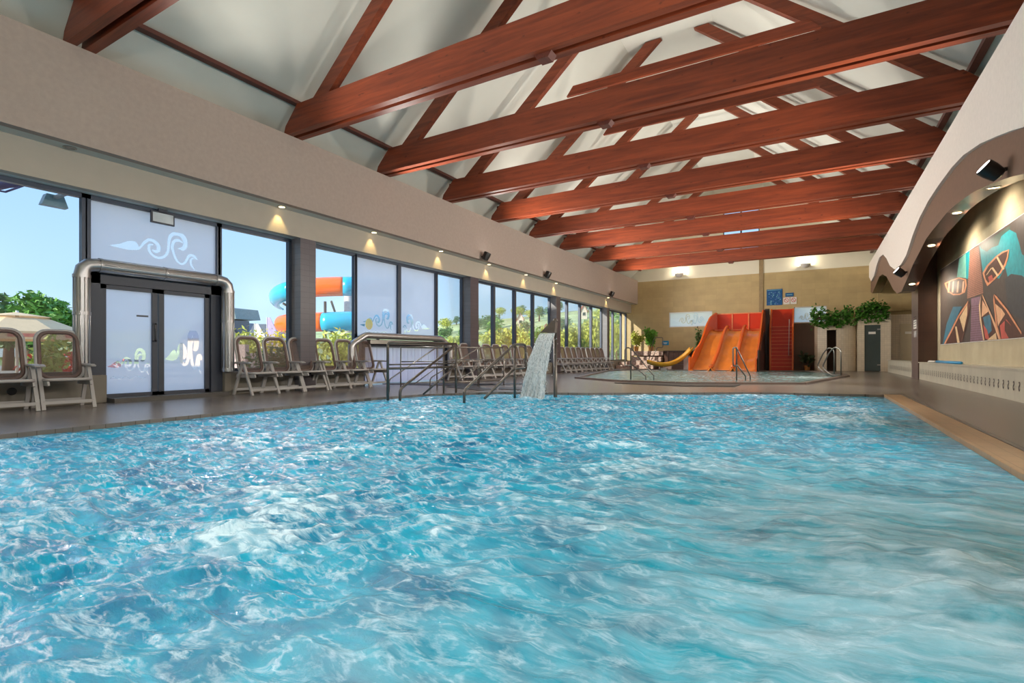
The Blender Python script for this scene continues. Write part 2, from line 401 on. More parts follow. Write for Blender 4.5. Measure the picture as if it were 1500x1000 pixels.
# far wall: lower tiled part, upper cream part, with window openings
def wall_with_holes(name,x0,x1,z0,z1,y0,y1,holes,mat):
    # holes: (xa,xb,za,zb)
    xs=sorted({x0,x1,*[h[0] for h in holes],*[h[1] for h in holes]}); zs=sorted({z0,z1,*[h[2] for h in holes],*[h[3] for h in holes]})
    mb=MB()
    for i in range(len(xs)-1):
        for j in range(len(zs)-1):
            cx,cz=(xs[i]+xs[i+1])/2,(zs[j]+zs[j+1])/2
            if any(h[0]<cx<h[1] and h[2]<cz<h[3] for h in holes): continue
            mb.box(xs[i],xs[i+1],y0,y1,zs[j],zs[j+1])
    return struct(mb.build(name,mat))
W1=(-7.43,-5.02,2.40,3.28); W2=(-.98,.52,2.45,3.30); W3=(-4.45,-2.60,6.5,8.75)
wall_with_holes('wall_far',-10.3,5.2,0,5.2,YF,YF+.25,[W1,W2],M['walltile'])
wall_with_holes('wall_far_upper',-10.3,5.2,5.2,10.2,YF,YF+.25,[W3],M['ceil2'])
struct(MB().box(-2.62,-2.42,YF-.06,YF,0,6.9).build('trim_3',pm('wall edge strip',(150,128,92),.6)))
struct(MB().box(2.63,5.2,YF-.2,YF,2.9,5.2).build('trim_4',M['walltile']))
struct(MB().box(-.98,.0,YF-.03,YF,0,2.43).build('trim_5',M['walltile_b']))  # darker tile panel, its brown also holds the shade on this wall
def far_window(name,W,decal,nm=0):
    x0,x1,z0,z1=W; fr=MB(); t=.05
    for a in((x0,x1,z0,z0+t),(x0,x1,z1-t,z1),(x0,x0+t,z0,z1),(x1-t,x1,z0,z1)): fr.box(a[0],a[1],YF+.02,YF+.12,a[2],a[3])
    for i in range(nm): xm=x0+(x1-x0)*(i+1)/(nm+1); fr.box(xm-.04,xm+.04,YF+.02,YF+.12,z0,z1)
    f=struct(fr.build(name,M['whitepl'] if not nm else M['alu']))
    MB().box(x0+t,x1-t,YF+.06,YF+.075,z0+t,z1-t).build('pane',M['winlit' if not nm else 'glass'],f)
    if decal:
        w=MB()
        for path,ws,mi in decal:
            w.ribbon([(x0+(x1-x0)*u,z0+(z1-z0)*v) for u,v in path],[q*(z1-z0) for q in ws],XZ,YF+.055,mi)
        w.build('wave_sticker',[pm('pale gold line print',(206,196,150),.5),pm('pale blue line print',(170,200,216),.5),M['yellowdecal']],f)
    return f
def smooth_path(pts,n=6):
    out=[]; P=[pts[0]]+list(pts)+[pts[-1]]
    for i in range(1,len(P)-2):
        p0,p1,p2,p3=P[i-1],P[i],P[i+1],P[i+2]
        for k in range(n):
            t=k/n; out.append(tuple(.5*((2*p1[j])+(-p0[j]+p2[j])*t+(2*p0[j]-5*p1[j]+4*p2[j]-p3[j])*t*t+(-p0[j]+3*p1[j]-3*p2[j]+p3[j])*t**3) for j in(0,1)))
    out.append(tuple(pts[-1])); return out
# wave motif in a unit box 0..1 x 0..1 (traced from the sticker over the doors)
WV_raw=[([(0,490),(110,460),(200,420),(270,405),(320,425),(330,480),(240,505),(120,500)],'fill'),
 ([(325,490),(370,440),(400,400),(455,362),(520,370),(568,410),(570,460),(530,480),(500,465)],[12,22,28,30,34,38,36,30,8]),
 ([(510,408),(465,415),(452,450),(475,505),(540,543),(600,540),(655,510),(690,450),(700,370),(715,290),(770,242),(840,238),(900,275),(918,340),(890,395),(830,402)],[8,22,26,26,24,26,28,28,28,34,42,48,50,48,42,10]),
 ([(880,330),(820,310),(765,335),(745,400),(765,470),(800,540),(855,575),(905,560),(940,510),(965,470),(1010,458),(1050,475),(1078,505)],[8,30,32,30,26,24,22,24,26,28,30,26,4]),
 ([(1060,490),(1010,495),(988,530),(1000,580),(1055,630)],[6,16,24,20,4]),]
def wave_motif(mb,u0,u1,v0,v1,fn,t,mi=0,flip=False,w=1.0,swell=True):
    ar=(v1-v0)/390
    for path,ws in WV_raw:
        if ws=='fill':
            q=smooth_path(path+[path[0]],4)[:-1]; pts=[((1-x/1080 if flip else x/1080),(630-y)/390) for x,y in q]
            mb.flat([(u0+(u1-u0)*a,v0+(v1-v0)*b) for a,b in pts],fn,t,mi)
        else:
            q=smooth_path(path,5); wl=smooth_path([(a,0) for a in ws],5); pts=[((1-x/1080 if flip else x/1080),(630-y)/390) for x,y in q]
            mb.ribbon([(u0+(u1-u0)*a,v0+(v1-v0)*b) for a,b in pts],[max(.5,a[0])*ar*w for a in wl],fn,t,mi)
    if swell:
        q=[(i/30,.02+.05*math.sin(i*.62)) for i in range(31)]
        mb.ribbon([(u0+(u1-u0)*(.1+.75*a),v0-(v1-v0)*.06+(v1-v0)*b) for a,b in q],[6*ar]*31,fn,t,mi)
def unit_wave(flip=False,mi=0,sx=1,ox=0,sy=1,oy=0):
    out=[]
    for path,ws in WV_raw[1:]:
        q=smooth_path(path,4); out.append(([(ox+sx*(1-x/1080 if flip else x/1080),oy+sy*(630-y)/390) for x,y in q],[.03]*len(q),mi))
    return out
far_window('window_8',W1,unit_wave(False,0,.45,.1,.7,.12)+unit_wave(True,1,.42,.52,.8,.1))
far_window('window_9',W2,unit_wave(False,0,.5,.02,.5,.1)+unit_wave(True,2,.4,.5,.85,.1))
far_window('window_10',W3,None,1)
# left wall upper: stepped fascia
ZT=3.335
struct(MB().box(-9.45,-9.3,YB,YF,3.86,5.28).build('wall_left',M['plaster']))
struct(MB().box(-9.7,-9.45,YB,YF,3.86,4.0).build('trim_6',M['soffit']))
struct(MB().box(-9.85,-9.7,YB,YF,ZT,3.99).build('wall_left_lower',M['plaster2']))
struct(MB().box(-10.3,-9.85,YB,YF,ZT,3.5).build('trim_7',M['soffit']))
struct(MB().box(-10.4,-10.2,YB,YF,3.5,5.4).build('wall_left_outer',M['plaster2']))
# ceiling planes
def cz(X): return 5.95+.867*(X+9.2) if X<-4.8 else (9.765 if X<-2.37 else 5.95-.8*(X-2.4))
pts=[(-10.35,cz(-10.35)),(-4.8,9.765),(-2.37,9.765),(5.2,cz(5.2))]
mb=MB(); n=len(pts)
up=[(x,z+.15) for x,z in pts]
mb.prism(pts+up[::-1],XZ,YB,YF+.2); struct(mb.build('ceiling',M['ceil']))
# ------------------------------------------------------------------ glazing along the left wall
cols=[(7.42,7.82),(13.88,14.35),(20.40,20.80),(26.75,27.12)]
ORD=['first','second','third','fourth']
for i,(a,b) in enumerate(cols):
    mb=MB(); mb.box(-10.12,-9.7,a,b,0.0,ZT)
    o=mb.build('tiled_column',[M['column'],M['column_lit']],loc=(-9.9,(a+b)/2,0))
    for p in o.data.polygons:
        if abs(p.normal.y)>.5: p.material_index=1  # Y faces painted paler as the lit sides, room face darker
    tag(o,['dark tiled column between the orange water slide view and the frosted double doors','dark tiled column just right of the frosted panes above the strip curtain','tiled column right behind the water spout','sunlit tiled column near the far corner of the glass wall'][i],'column',None)
def window_bay(name,y0,y1,mulls,zb=.45,frost=(),zt=ZT,parts=True):
    fr=MB(); fr.box(GX-.05,GX+.05,y0,y1,zt-.07,zt); fr.box(GX-.05,GX+.05,y0,y1,zb,zb+.06)
    f=struct(fr.build(name,M['alu']))
    ed=[y0]+list(mulls)+[y1]
    for m in mulls: MB().box(GX-.06,GX+.06,m-.065,m+.065,zb,zt-.04).build('mullion',M['alu'],f)
    for a,s in((y0,.07),(y1-.07,.07)): MB().box(GX-.05,GX+.05,a,a+s,zb,zt-.04).build('jamb',M['alu'],f)
    for i in range(len(ed)-1):
        if i not in frost: MB().box(GX-.006,GX+.006,ed[i]+.02,ed[i+1]-.02,zb+.03,zt-.04).build('pane',M['glass'],f)
    return f
window_bay('window_1',YB,3.74,[-4.6,-2.2,.5])
f2=window_bay('window_2',3.62,5.86,[],2.12,(0,)); 
f3=window_bay('window_3',5.76,7.42,[])
f4=window_bay('window_4',7.82,9.30,[])
f5=window_bay('window_5',9.26,12.52,[10.86],1.2,(0,1))
f6=window_bay('window_6',12.5,13.9,[],.45)
window_bay('window_7',14.35,20.4,[15.8,17.32,18.82])
window_bay('window_11',20.8,26.75,[22.22,23.77,25.26])
window_bay('window_12',27.12,31.0,[28.6,30.05])
# plinths under the glass
def motif_pane(parent,y0,y1,z0,z1,box,flip=False,swell=True,w=1.0,step=.008):
    u0,u1,v0,v1=box; segs=[]; ar=(v1-v0)/390
    polys=[]
    for path,ws in WV_raw:
        mp=lambda q:[(u0+(u1-u0)*((1-x/1080) if flip else x/1080),v0+(v1-v0)*(630-y)/390) for x,y in q]
        if ws=='fill': polys.append(mp(smooth_path(path+[path[0]],4)[:-1]))
        else:
            q=mp(smooth_path(path,6)); wl=[max(.5,a[0])*ar*w/2 for a in smooth_path([(a,0) for a in ws],6)]; segs+=[(q[i],q[i+1],(wl[i]+wl[i+1])/2) for i in range(len(q)-1)]
    if swell:
        q=[(u0+(u1-u0)*(.08+.8*i/30),v0-(v1-v0)*(.07-.05*math.sin(i*.62))) for i in range(31)]; segs+=[(q[i],q[i+1],4*ar) for i in range(30)]
    vb=v0-(v1-v0)*.16; ub0,ub1=u0-.03,u1+.03; vt=v1+.03
    yy=np.arange(ub0,ub1,step); zz=np.arange(vb,vt,step); Y,Z=np.meshgrid((yy[:-1]+yy[1:])/2,(zz[:-1]+zz[1:])/2); mask=np.zeros(Y.shape,bool)
    for (a,b,r_) in segs:
        L2=(b[0]-a[0])**2+(b[1]-a[1])**2+1e-12; t=np.clip(((Y-a[0])*(b[0]-a[0])+(Z-a[1])*(b[1]-a[1]))/L2,0,1); mask|=np.hypot(Y-a[0]-t*(b[0]-a[0]),Z-a[1]-t*(b[1]-a[1]))<r_
    for p in polys: mask|=inside(p,Y,Z)
    ny,nx_=len(zz),len(yy); vs=[(GX,a,b) for b in zz for a in yy]; fs=[];mi=[]
    for j in range(ny-1):
        for i in range(nx_-1): fs.append((j*nx_+i,j*nx_+i+1,(j+1)*nx_+i+1,(j+1)*nx_+i)); mi.append(1 if mask[j,i] else 0)
    mb=MB(); mb.v=vs; mb.f=fs; mb.m=mi
    Y0,Y1,Z0,Z1=yy[0],yy[-1],zz[0],zz[-1]
    for a,b,c1,d1 in((y0,y1,z0,Z0),(y0,y1,Z1,z1),(y0,Y0,Z0,Z1),(Y1,y1,Z0,Z1)): mb.add([(GX,a,c1),(GX,b,c1),(GX,b,d1),(GX,a,d1)],[(0,1,2,3)])
    return mb.build('pane',[M['frost'],M['cut']],parent)
def inside(poly,X,Y):
    r_=np.zeros(X.shape,bool); n=len(poly)
    for i in range(n):
        x0,y0_=poly[i]; x1,y1_=poly[(i+1)%n]; c=((y0_>Y)!=(y1_>Y))
        xi=(x1-x0)*(Y-y0_)/((y1_-y0_) if y1_!=y0_ else 1e-9)+x0
        r_^= c&(X<xi)
    return r_
motif_pane(f2,3.66,5.82,2.15,ZT-.04,(4.0,5.42,2.36,2.98),False,False)
motif_pane(f5,9.29,10.84,1.23,ZT-.04,(9.55,10.66,1.42,2.0))
motif_pane(f5,10.88,12.50,1.23,ZT-.04,(11.05,12.25,1.36,1.92),True)
mb=MB()
mb.flat([(9.62+.13*math.cos(a)+.14,1.58+.15*math.sin(a)) for a in [i*.524 for i in range(12)]],YX,GX+.014,0)
mb.flat([(9.44,1.55),(9.62,1.58),(9.6,1.51)],YX,GX+.014,1); mb.build('colour_sticker',[M['yellowdecal'],M['signlb']],f5)
def plinth(name,y0,y1,lab):
    mb=MB(); mb.box(-10.2,-9.9,y0,y1,0,.45); o=mb.build(name,[M['plinth'],M['plinthx']],loc=(-10.05,(y0+y1)/2,0),bevel=.012)
    for p in o.data.polygons:
        if abs(p.normal.y)>.5: p.material_index=1
    o['kind']='structure'; return o
plinth('trim_8',YB,3.92,''); plinth('trim_9',5.86,9.45,''); plinth('trim_10',12.95,YF,'')
# ------------------------------------------------------------------ frosted double door
d=MB(); d.box(GX-.07,GX+.07,3.62,3.86,.0,2.12); d.box(GX-.07,GX+.07,5.64,5.9,.0,2.12); d.box(GX-.07,GX+.07,3.62,5.9,1.93,2.12)
door=struct(d.build('door_1',M['aluB']))
for k,(a,b) in enumerate(((3.87,4.72),(4.745,5.63))):
    l=MB(); t=.085
    l.box(GX-.03,GX+.03,a,a+t,.06,1.93); l.box(GX-.03,GX+.03,b-t,b,.06,1.93); l.box(GX-.03,GX+.03,a,b,1.86,1.93); l.box(GX-.03,GX+.03,a,b,.06,.13)
    lf=l.build('door_leaf',M['aluB'],door)
    motif_pane(lf,a+t-.01,b-t+.01,.12,1.87,(3.97,4.62,.42,.86) if k==0 else (4.85,5.5,.42,1.2),False,k==0,step=.006)
mb=MB(); mb.tube(fillet([(GX+.03,4.70,1.02),(GX+.1,4.65,1.02),(GX+.1,4.65,1.32),(GX+.03,4.70,1.32)],.03),.013); mb.build('door_handle',M['black'],door,True)
mb=MB(); mb.box(GX+.012,GX+.02,4.40,4.58,1.43,1.46); mb.build('door_label',M['ink'],door)
struct(MB().box(-10.2,-9.72,3.95,5.84,0,.07).build('trim_11',pm('dark door threshold',(84,80,76),.4)))
# metal duct round the door
def ppipe(pts,r,name,label,cat,mat,rings=None,loc=None):
    P=[Vector(p) for p in pts]; t=thing(name,label,cat,loc or tuple(P[0]))
    o=MB().tube(fillet(pts,r*1.3,3),r,18).build('duct_run',mat,t,True,auto=40)
    return t
t=thing('air_duct','ribbed metal air duct framing the frosted double doors','air duct',(-9.85,3.56,.45))
r=.105
path=fillet([(-9.85,3.565,.45),(-9.85,3.565,2.2),(-9.85,5.89,2.2),(-9.85,5.89,.45)],.18,3)
MB().tube(path,r,20).build('duct_run',M['duct'],t,True,auto=40)
for p,ax in(((3.565,.5),'z'),((3.565,1.42),'z'),((5.89,.5),'z'),((5.89,1.42),'z'),((3.565,2.0),'z'),((5.89,2.0),'z')):
    MB().tube([(-9.85,p[0],p[1]-.025),(-9.85,p[0],p[1]+.025)],r+.012,20).build('joint_collar',M['duct'],t,True,auto=40)
for y in(3.8,4.75,5.65): MB().tube([(-9.85,y-.02,2.2),(-9.85,y+.02,2.2)],r+.012,20).build('joint_collar',M['duct'],t,True,auto=40)
rb=MB()
for y in(3.565,5.89):
    for a in range(0,360,30): rb.tube([(-9.85+r*math.cos(math.radians(a)),y+r*math.sin(math.radians(a)),.52),(-9.85+r*math.cos(math.radians(a)),y+r*math.sin(math.radians(a)),1.98)],.008,5)
for a in range(0,360,45): rb.tube([(-9.85+r*math.cos(math.radians(a)),3.82,2.2+r*math.sin(math.radians(a))),(-9.85+r*math.cos(math.radians(a)),5.63,2.2+r*math.sin(math.radians(a)))],.007,5)
rb.build('rib',M['duct'],t,True)
# second low duct over the strip curtain
t=thing('air_duct','low metal air duct running over the white strip curtain','air duct',(-9.8,9.1,.45))
MB().tube(fillet([(-9.8,8.95,.45),(-9.8,8.95,1.02),(-9.8,9.4,1.27),(-9.8,12.45,1.27),(-9.8,12.92,1.02),(-9.8,12.92,.45)],.08,3),.085,16).build('duct_run',M['duct'],t,True,auto=40)
MB().box(-9.84,-9.72,9.5,12.5,1.06,1.16).build('lower_tray',M['steel'],t)
# strip curtain opening
t=thing('strip_curtain','white strip curtain closing the low swim-out opening','strip curtain',(-9.98,11.2,0))
MB().box(-10.05,-9.92,9.5,12.9,.98,1.18).build('header_rail',M['aluB'],t)
s=MB(); y=9.52; k=0
while y<12.75:
    s.box(-9.99+(.012 if k%2 else 0),-9.982+(.012 if k%2 else 0),y,y+.17,.03,1.0); y+=.15; k+=1
s.build('curtain_strips',M['strip'],t)
MB().box(-10.06,-9.93,12.78,12.95,0,1.1).build('end_post',M['aluB'],t)
MB().box(-10.06,-9.94,9.42,9.53,0,1.1).build('end_post',M['aluB'],t)
# round outlets on plinth
for k,(px,py) in enumerate(((17,573),(693,546),(722,545),(1,574))[:3]):
    y,z=onX(px,py,-9.9); mb=MB(); mb.lathe([(.055,0),(.055,.012),(.035,.014)],-9.9,y,z,18,0,'X')
    tag(mb.build('round_vent',M['black'],loc=(-9.9,y,z)),['round black vent in the plinth behind the leftmost chair','round black vent in the plinth behind the chairs, the one nearer the strip curtain','round black vent in the plinth behind the chairs, the one nearer the spout'][k],'vent')
# recessed downlights
dl=[3.32,6.87,9.48,12.18,14.8,17.41,20.1,26.57]
names=['unlit recessed downlight above the frosted double doors','lit recessed downlight nearest the camera, right of the frosted doors','lit recessed downlight above the orange water slide view','lit recessed downlight above the two frosted panes','lit recessed downlight just right of the nearest black projector','lit recessed downlight between the two black projectors','lit recessed downlight above the water spout','lit recessed downlight by the far black projector']
for i,y in enumerate(dl):
    t=thing('downlight',names[i],'downlight',(-9.56,y,3.86),None if i==0 else 'lit downlights under the fascia')
    MB().lathe([(.085,-.008),(.085,0),(.06,.0)],-9.575,y,3.857,20).build('trim_ring',M['steel'],t)
    MB().lathe([(.06,-.011),(.06,-.006)],-9.575,y,3.857,20).build('lens',M['lampoff'] if i==0 else M['lamp'],t)
# projectors
def projector(px,X,y,z,label,aim):
    t=thing('projector',label,'spotlight',(X,y,z)); sg=1 if X<0 else -1
    MB().lathe([(.03,0),(.03,.08*sg)],X,y,z,12,0,'X').build('bracket',M['black'],t)
    a=Vector(aim).normalized(); c=Vector((X+sg*.17,y,z))
    MB().tube([c-a*.14,c-a*.12,c+a*.02,c+a*.12],[.06,.1,.12,.12],18).build('housing',M['black'],t,True,auto=40)
    MB().tube([c+a*.115,c+a*.122],[.1,.1],18).build('lens',M['lampw'],t)
    return c+a*.15
PR=[]
PR.append((projector(0,-9.3,13.95,3.95,'black round projector on the left fascia, the nearest of three',(.3,.2,.9)),(.35,.1,1)))
PR.append((projector(0,-9.3,18.4,3.95,'black round projector on the left fascia, the middle one of three',(.3,.2,.9)),(.35,.1,1)))
PR.append((projector(0,-9.3,25.9,3.95,'black round projector on the left fascia, the far one of three',(.3,.2,.9)),(.35,.1,1)))
PR.append((projector(0,2.36,9.92,3.42,'large black projector on the brown arch above the boat mural',(-.6,-.1,.5)),(-.35,-.1,1)))
PR.append((projector(0,2.36,19.22,3.24,'small black projector on the brown band left of the tiled pillar',(-.6,-.1,.5)),(-.35,-.1,1)))
# exit sign
t=thing('exit_sign','dark framed exit light hanging in front of the frosted pane over the doors','sign',(-9.95,4.75,3.33))
MB().box(-9.93,-9.89,4.68,4.82,3.27,ZT).build('bracket',M['aluB'],t)
b=MB(); b.box(-9.93,-9.89,4.56,4.94,3.07,3.28); b.build('frame',M['aluB'],t)
MB().box(-9.889,-9.885,4.585,4.915,3.095,3.255).build('face',pm('pale sign face',(196,204,210),.4),t)
t=thing('outdoor_floodlight','pale trapezoid floodlight outside the upper left window','floodlight',(-10.5,3.5,3.3))
b=MB(); b.prism([(3.32,3.18),(3.66,3.18),(3.60,3.36),(3.38,3.36)],YX,-10.75,-10.6); b.build('housing',pm('pale green grey metal',(150,172,180),.4),t)
MB().box(-10.6,-10.12,3.46,3.52,3.3,3.34).build('arm',M['greypl'],t)
# ------------------------------------------------------------------ roof trusses
TY=[3.18,6.80,9.40,12.02,14.65,17.33,20.02,23.35,26.72]
tl=['nearest roof truss, cut off at the top left corner','second roof truss, its twin beam ending above the double doors','third roof truss, carrying a raised collar beam seen near the top','fourth roof truss counted from the camera','fifth roof truss, in the middle of the row','sixth roof truss counted from the camera','seventh roof truss, just this side of the gable window view','eighth roof truss, last but one before the tiled far wall','ninth and farthest roof truss, right before the far wall']
XL,XR=-9.3,2.3
def lz(X): return 5.8+.867*(X+8.31)
def rz(X): return 5.93-.8*(X-1.89)
XW=2.34
for i,y in enumerate(TY):
    t=thing('roof_truss',tl[i]+', red-brown stained timber','roof truss',(-3.5,y+.18,5.28))
    prof=[(-9.42,5.28),(2.42,5.28),(2.62,5.55),(2.28,5.86),(-9.0,5.83),(-9.36,5.45)]
    for a,b in((y,y+.13),(y+.22,y+.36)):
        MB().prism(prof,XZ,a,b).build('tie_beam',M['beam'],t)
    MB().box(-9.25,2.3,y+.13,y+.22,5.62,5.78).build('spacer',M['dark_gap'],t)  # coloured dark to paint the shade between the twin planks
    Z=9.74
    xl0,xl1=-8.31+(Z-5.8)/.867,-8.76+(Z-5.78)/.867
    MB().prism([(-8.31,5.80),(xl0,Z),(xl1,Z),(-8.76,5.80)],XZ,y+.10,y+.25).build('rafter',M['beamz'],t)
    xr0=1.89-(Z-5.93)/.8; xr1=2.27-(Z-5.93)/.8
    MB().prism([(1.89,5.86),(2.30,5.86),(xr1,Z),(xr0,Z)],XZ,y+.10,y+.25).build('rafter',M['beamz'],t)
    MB().prism([(-5.45,7.33),(.1,7.33),(-.13,7.56),(-5.27,7.56)],XZ,y+.02,y+.10).build('collar_beam',M['beam'],t)
    MB().prism([(-3.66,5.28),(-3.60,5.20),(-3.42,5.20),(-3.36,5.28)],XZ,y+.09,y+.27).build('clamp_block',M['beamy'],t)
for side,x0,x1,lab in(('l',-9.2,-9.06,'long dark timber purlin along the foot of the left ceiling slope'),('r',2.34,2.46,'long dark timber purlin along the foot of the right ceiling slope')):
    tag(MB().box(x0,x1,YB,YF,5.87 if x0<0 else 5.80,5.94 if x0<0 else 5.89).build('purlin',M['beamy'],loc=(x0,12,5.87)),lab,'purlin')
# ------------------------------------------------------------------ right side: fascia, brown band, arch
wc=[(1500,186),(1482.5,191),(1462,199),(1437,210),(1412,227),(1395,245),(1375,272),(1360,295),(1347,320),(1338,343),(1334,355.6),(1328,373.6),(1320.8,386.8),(1311,394.6),(1304,389),(1299,378.4),(1294,372.6),(1288.4,377),(1284,390),(1281,403),(1276.4,412),(1273,405)]
W=[onX(x,y,2.31) for x,y in wc]
ext=[(YB,3.3),(-4,2.95),(-1,3.0),(2,3.15),(5,3.35),(7.3,3.55)]
wpoly=ext+W+[(YF,5.0),(YF,5.28),(YB,5.28)]
struct(MB().prism(wpoly,YX,2.30,2.37).build('wall_right',M['white_plaster']))
bc=[(1500,254),(1475,261),(1450,270),(1425,282),(1400,300),(1387,312),(1375,327),(1366,338),(1357,350),(1348,368),(1338,387),(1329,409),(1320.8,427),(1314.5,429.8),(1308.8,424),(1304,414.4),(1299,405),(1293,401.5),(1288.4,405),(1283,418),(1278,429.5),(1273.5,426)]
B=[onX(x,y,2.38) for x,y in bc]
bpoly=[(YB,2.75),(-4,2.45),(-1,2.45),(2,2.55),(5,2.75),(7.3,2.95)]+B+[(YF,4.0),(YF,5.2),(YB,5.2)]
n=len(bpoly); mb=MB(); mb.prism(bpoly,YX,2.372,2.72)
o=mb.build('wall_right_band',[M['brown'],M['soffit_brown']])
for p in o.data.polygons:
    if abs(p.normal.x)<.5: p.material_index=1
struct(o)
struct(MB().box(2.72,3.6,YB,22.42,5.2,5.27).build('ceiling_alcove',M['ceil2']))
struct(MB().box(3.35,3.6,YB,22.3,0,5.3).build('wall_alcove',M['walltile_s']))
struct(MB().box(3.0,3.6,22.3,22.42,0,5.3).build('wall_alcove_end',M['walltile_s']))
struct(MB().box(5.0,5.2,22.3,YF,0,5.3).build('wall_right_far',M['walltile']))
struct(MB().box(3.35,5.2,YB,YB+.2,0,5.3).build('wall_back_right',M['ceil2']))
struct(MB().box(2.37,5.2,YB,YF,5.28,5.4).build('trim_12',M['ceil']))
# pillar
p=MB(); p.box(2.86,3.34,20.98,22.27,0,5.19); o=p.build('tiled_pillar',[M['pillar'],M['pillar_shaded']],loc=(3.1,21.6,0))
for q in o.data.polygons:
    if abs(q.normal.y)>.5: q.material_index=1  # light put into the tile colour: lit room side, darker shaded ends
tag(o,'brown tiled pillar rising from the bench left of the boat mural','pillar')
s=thing('notice','small white printed notice on the brown tiled pillar','sign',(2.855,21.6,1.9)); 
y0,z0=onX(1338.5,482,2.855); y1,z1=onX(1342.5,468,2.855)
MB().box(2.85,2.858,y1,y0,z0,z1).build('board',M['signwhite'],s) if y1<y0 else MB().box(2.85,2.858,y0,y1,z0,z1).build('board',M['signwhite'],s)
mb=MB()
for k in range(5): mb.box(2.846,2.85,min(y0,y1)+.06,max(y0,y1)-.06,z0+.06+k*.08,z0+.085+k*.08)
mb.build('print',M['ink'],s)
y0,z0=onX(1339,494,2.855); y1,z1=onX(1342.5,484,2.855)
tag(MB().box(2.85,2.858,min(y0,y1),max(y0,y1),z0,z1).build('notice',M['greypl'],loc=(2.855,21.6,1.5)),'narrow grey notice below the white one on the brown pillar','sign')
# bench
bn=MB(); bn.box(2.89,3.345,YB+.3,20.97,0,.52); bn.box(2.86,3.345,YB+.3,20.97,.52,.55); bn.box(2.89,3.345,22.45,29.3,0,.52); bn.box(2.86,3.345,22.45,29.3,.52,.55)
t=thing('heated_bench','long cream tiled bench along the right wall with a row of small dark motifs','bench',(3.1,15,0))
sh=bn
y=2.0
motif=smooth_path([(.035,.055),(.0,.075),(-.03,.05),(-.01,.02),(.02,-.005),(.028,-.035),(.0,-.065),(-.028,-.045),(-.02,-.025)],4)
while y<28.8:
    zc=.25
    if not(20.9<y<22.3):
        sh.ribbon([(y+a,zc+b) for a,b in motif],[.012+.02*math.sin(math.pi*i/len(motif)) for i in range(len(motif))],YX,2.887,1)
    y+=.28
sh.build('seat_body',[M['benchtile'],pm('dark motif',(50,44,48),.4)],t)
tag(MB().tube([(3.0,16.03,.585),(3.0,18.95,.585)],.035,12).build('rolled_pole',M['signlb'],loc=(3,17.4,.55),smooth=True),'blue pole lying on top of the tiled bench below the mural','pole')
mb=MB()
for k in range(6): mb.tube([(2.98+.05*math.cos(a),18.9+k*.16+.03*math.sin(a*2),.575+.02*math.sin(a)) for a in [i*.63 for i in range(11)]],.02,6)
tag(mb.build('coiled_rope',M['whitepl'],loc=(3,19.3,.55),smooth=True),'loose white rope coils at the end of the blue pole on the bench','rope')
# arch lamps
for i,(px,py) in enumerate(((1456,270),(1402,309),(1364.5,357.5),(1336,412))):
    y,z=onX(px,py,2.55)
    # find soffit height at y
    for a,b in zip(bpoly,bpoly[1:]):
        if a[0]<=y<=b[0]: z=a[1]+(b[1]-a[1])*(y-a[0])/(b[0]-a[0]); sl=(b[1]-a[1])/(b[0]-a[0]); break
    t=thing('arch_downlight',['recessed lamp in the brown arch beside the large black projector','recessed lamp halfway down the brown arch','recessed lamp low on the brown arch above the pillar','recessed lamp in the brown band left of the pillar'][i],'downlight',(2.55,y,z))
    nn=Vector((0,sl,-1)).normalized(); p0=Vector((2.55,y,z))
    MB().tube([p0+nn*.0,p0+nn*.012],.1,18).build('trim_ring',M['steel'],t); MB().tube([p0+nn*.012,p0+nn*.016],.075,18).build('lens',M['lamp'] ,t)
    PR.append(('arch',p0+nn*.05,nn))
# ------------------------------------------------------------------ mural
MX=3.345
def q4(x,y): return onX(1340+x/8.333,300+y/8.333,MX)
def q5(x,y): return onX(1360+x/8.336,400+y/8.333,MX)
t=thing('boat_mural','large wall picture of wooden rowing boats beside a jetty on turquoise water','picture',(MX,15,1.08))
yl,zl=onX(1379,504,MX); _,zt_=onX(1379,394,MX)
MB().box(3.322,3.349,12.2,yl,1.085,3.39).build('panel',M['signwhite'],t)
cols_={ 'bg':(74,66,62),'teal':(32,140,150),'light':(120,180,165),'green':(62,84,76),'pier':(150,108,92),'pier2':(128,100,116),'rim':(206,138,100),'inner':(78,50,42),'bow':(216,166,128),'cream':(214,182,140),'line':(96,64,58),'blue':(60,110,130),'redbit':(184,84,74),'bg2':(58,62,66)}
mm={k:i for i,k in enumerate(cols_)}
mats=[pm('printed '+k,v,.45,0,var=.18,scale=9) for k,v in cols_.items()]
layers=[]
def L(pts,col,fn=q4): layers.append(([fn(*p) for p in pts],col))
pic=MB(); 
pic.box(3.318,3.322,12.22,yl-.02,1.1,3.375,0)
L([(810,500),(900,570),(960,520),(1040,490),(1080,380),(1180,300),(1260,340),(1300,470),(1333,600),(1500,700),(1700,760),(1900,900),(1700,1100),(1333,1100),(1160,900),(1130,760),(1050,900),(850,820)],'teal')
L([(815,500),(1190,250),(1180,300),(1080,380),(1040,480),(960,520),(900,570),(830,530)],'green')
L([(1333,860),(1700,1000),(1900,1300),(1500,1500),(1160,1300),(1120,900),(1200,840)],'bg2')
L([(560,660),(640,585),(690,570),(690,900),(640,890),(530,880)],'light')
L([(640,585),(690,560),(690,900),(645,900)],'teal')
L([(690,556),(795,500),(852,1000),(852,1076),(690,1130)],'pier')
layers.append(([q4(690,556),q4(795,500),q5(690,240),q5(490,310)],'pier'))
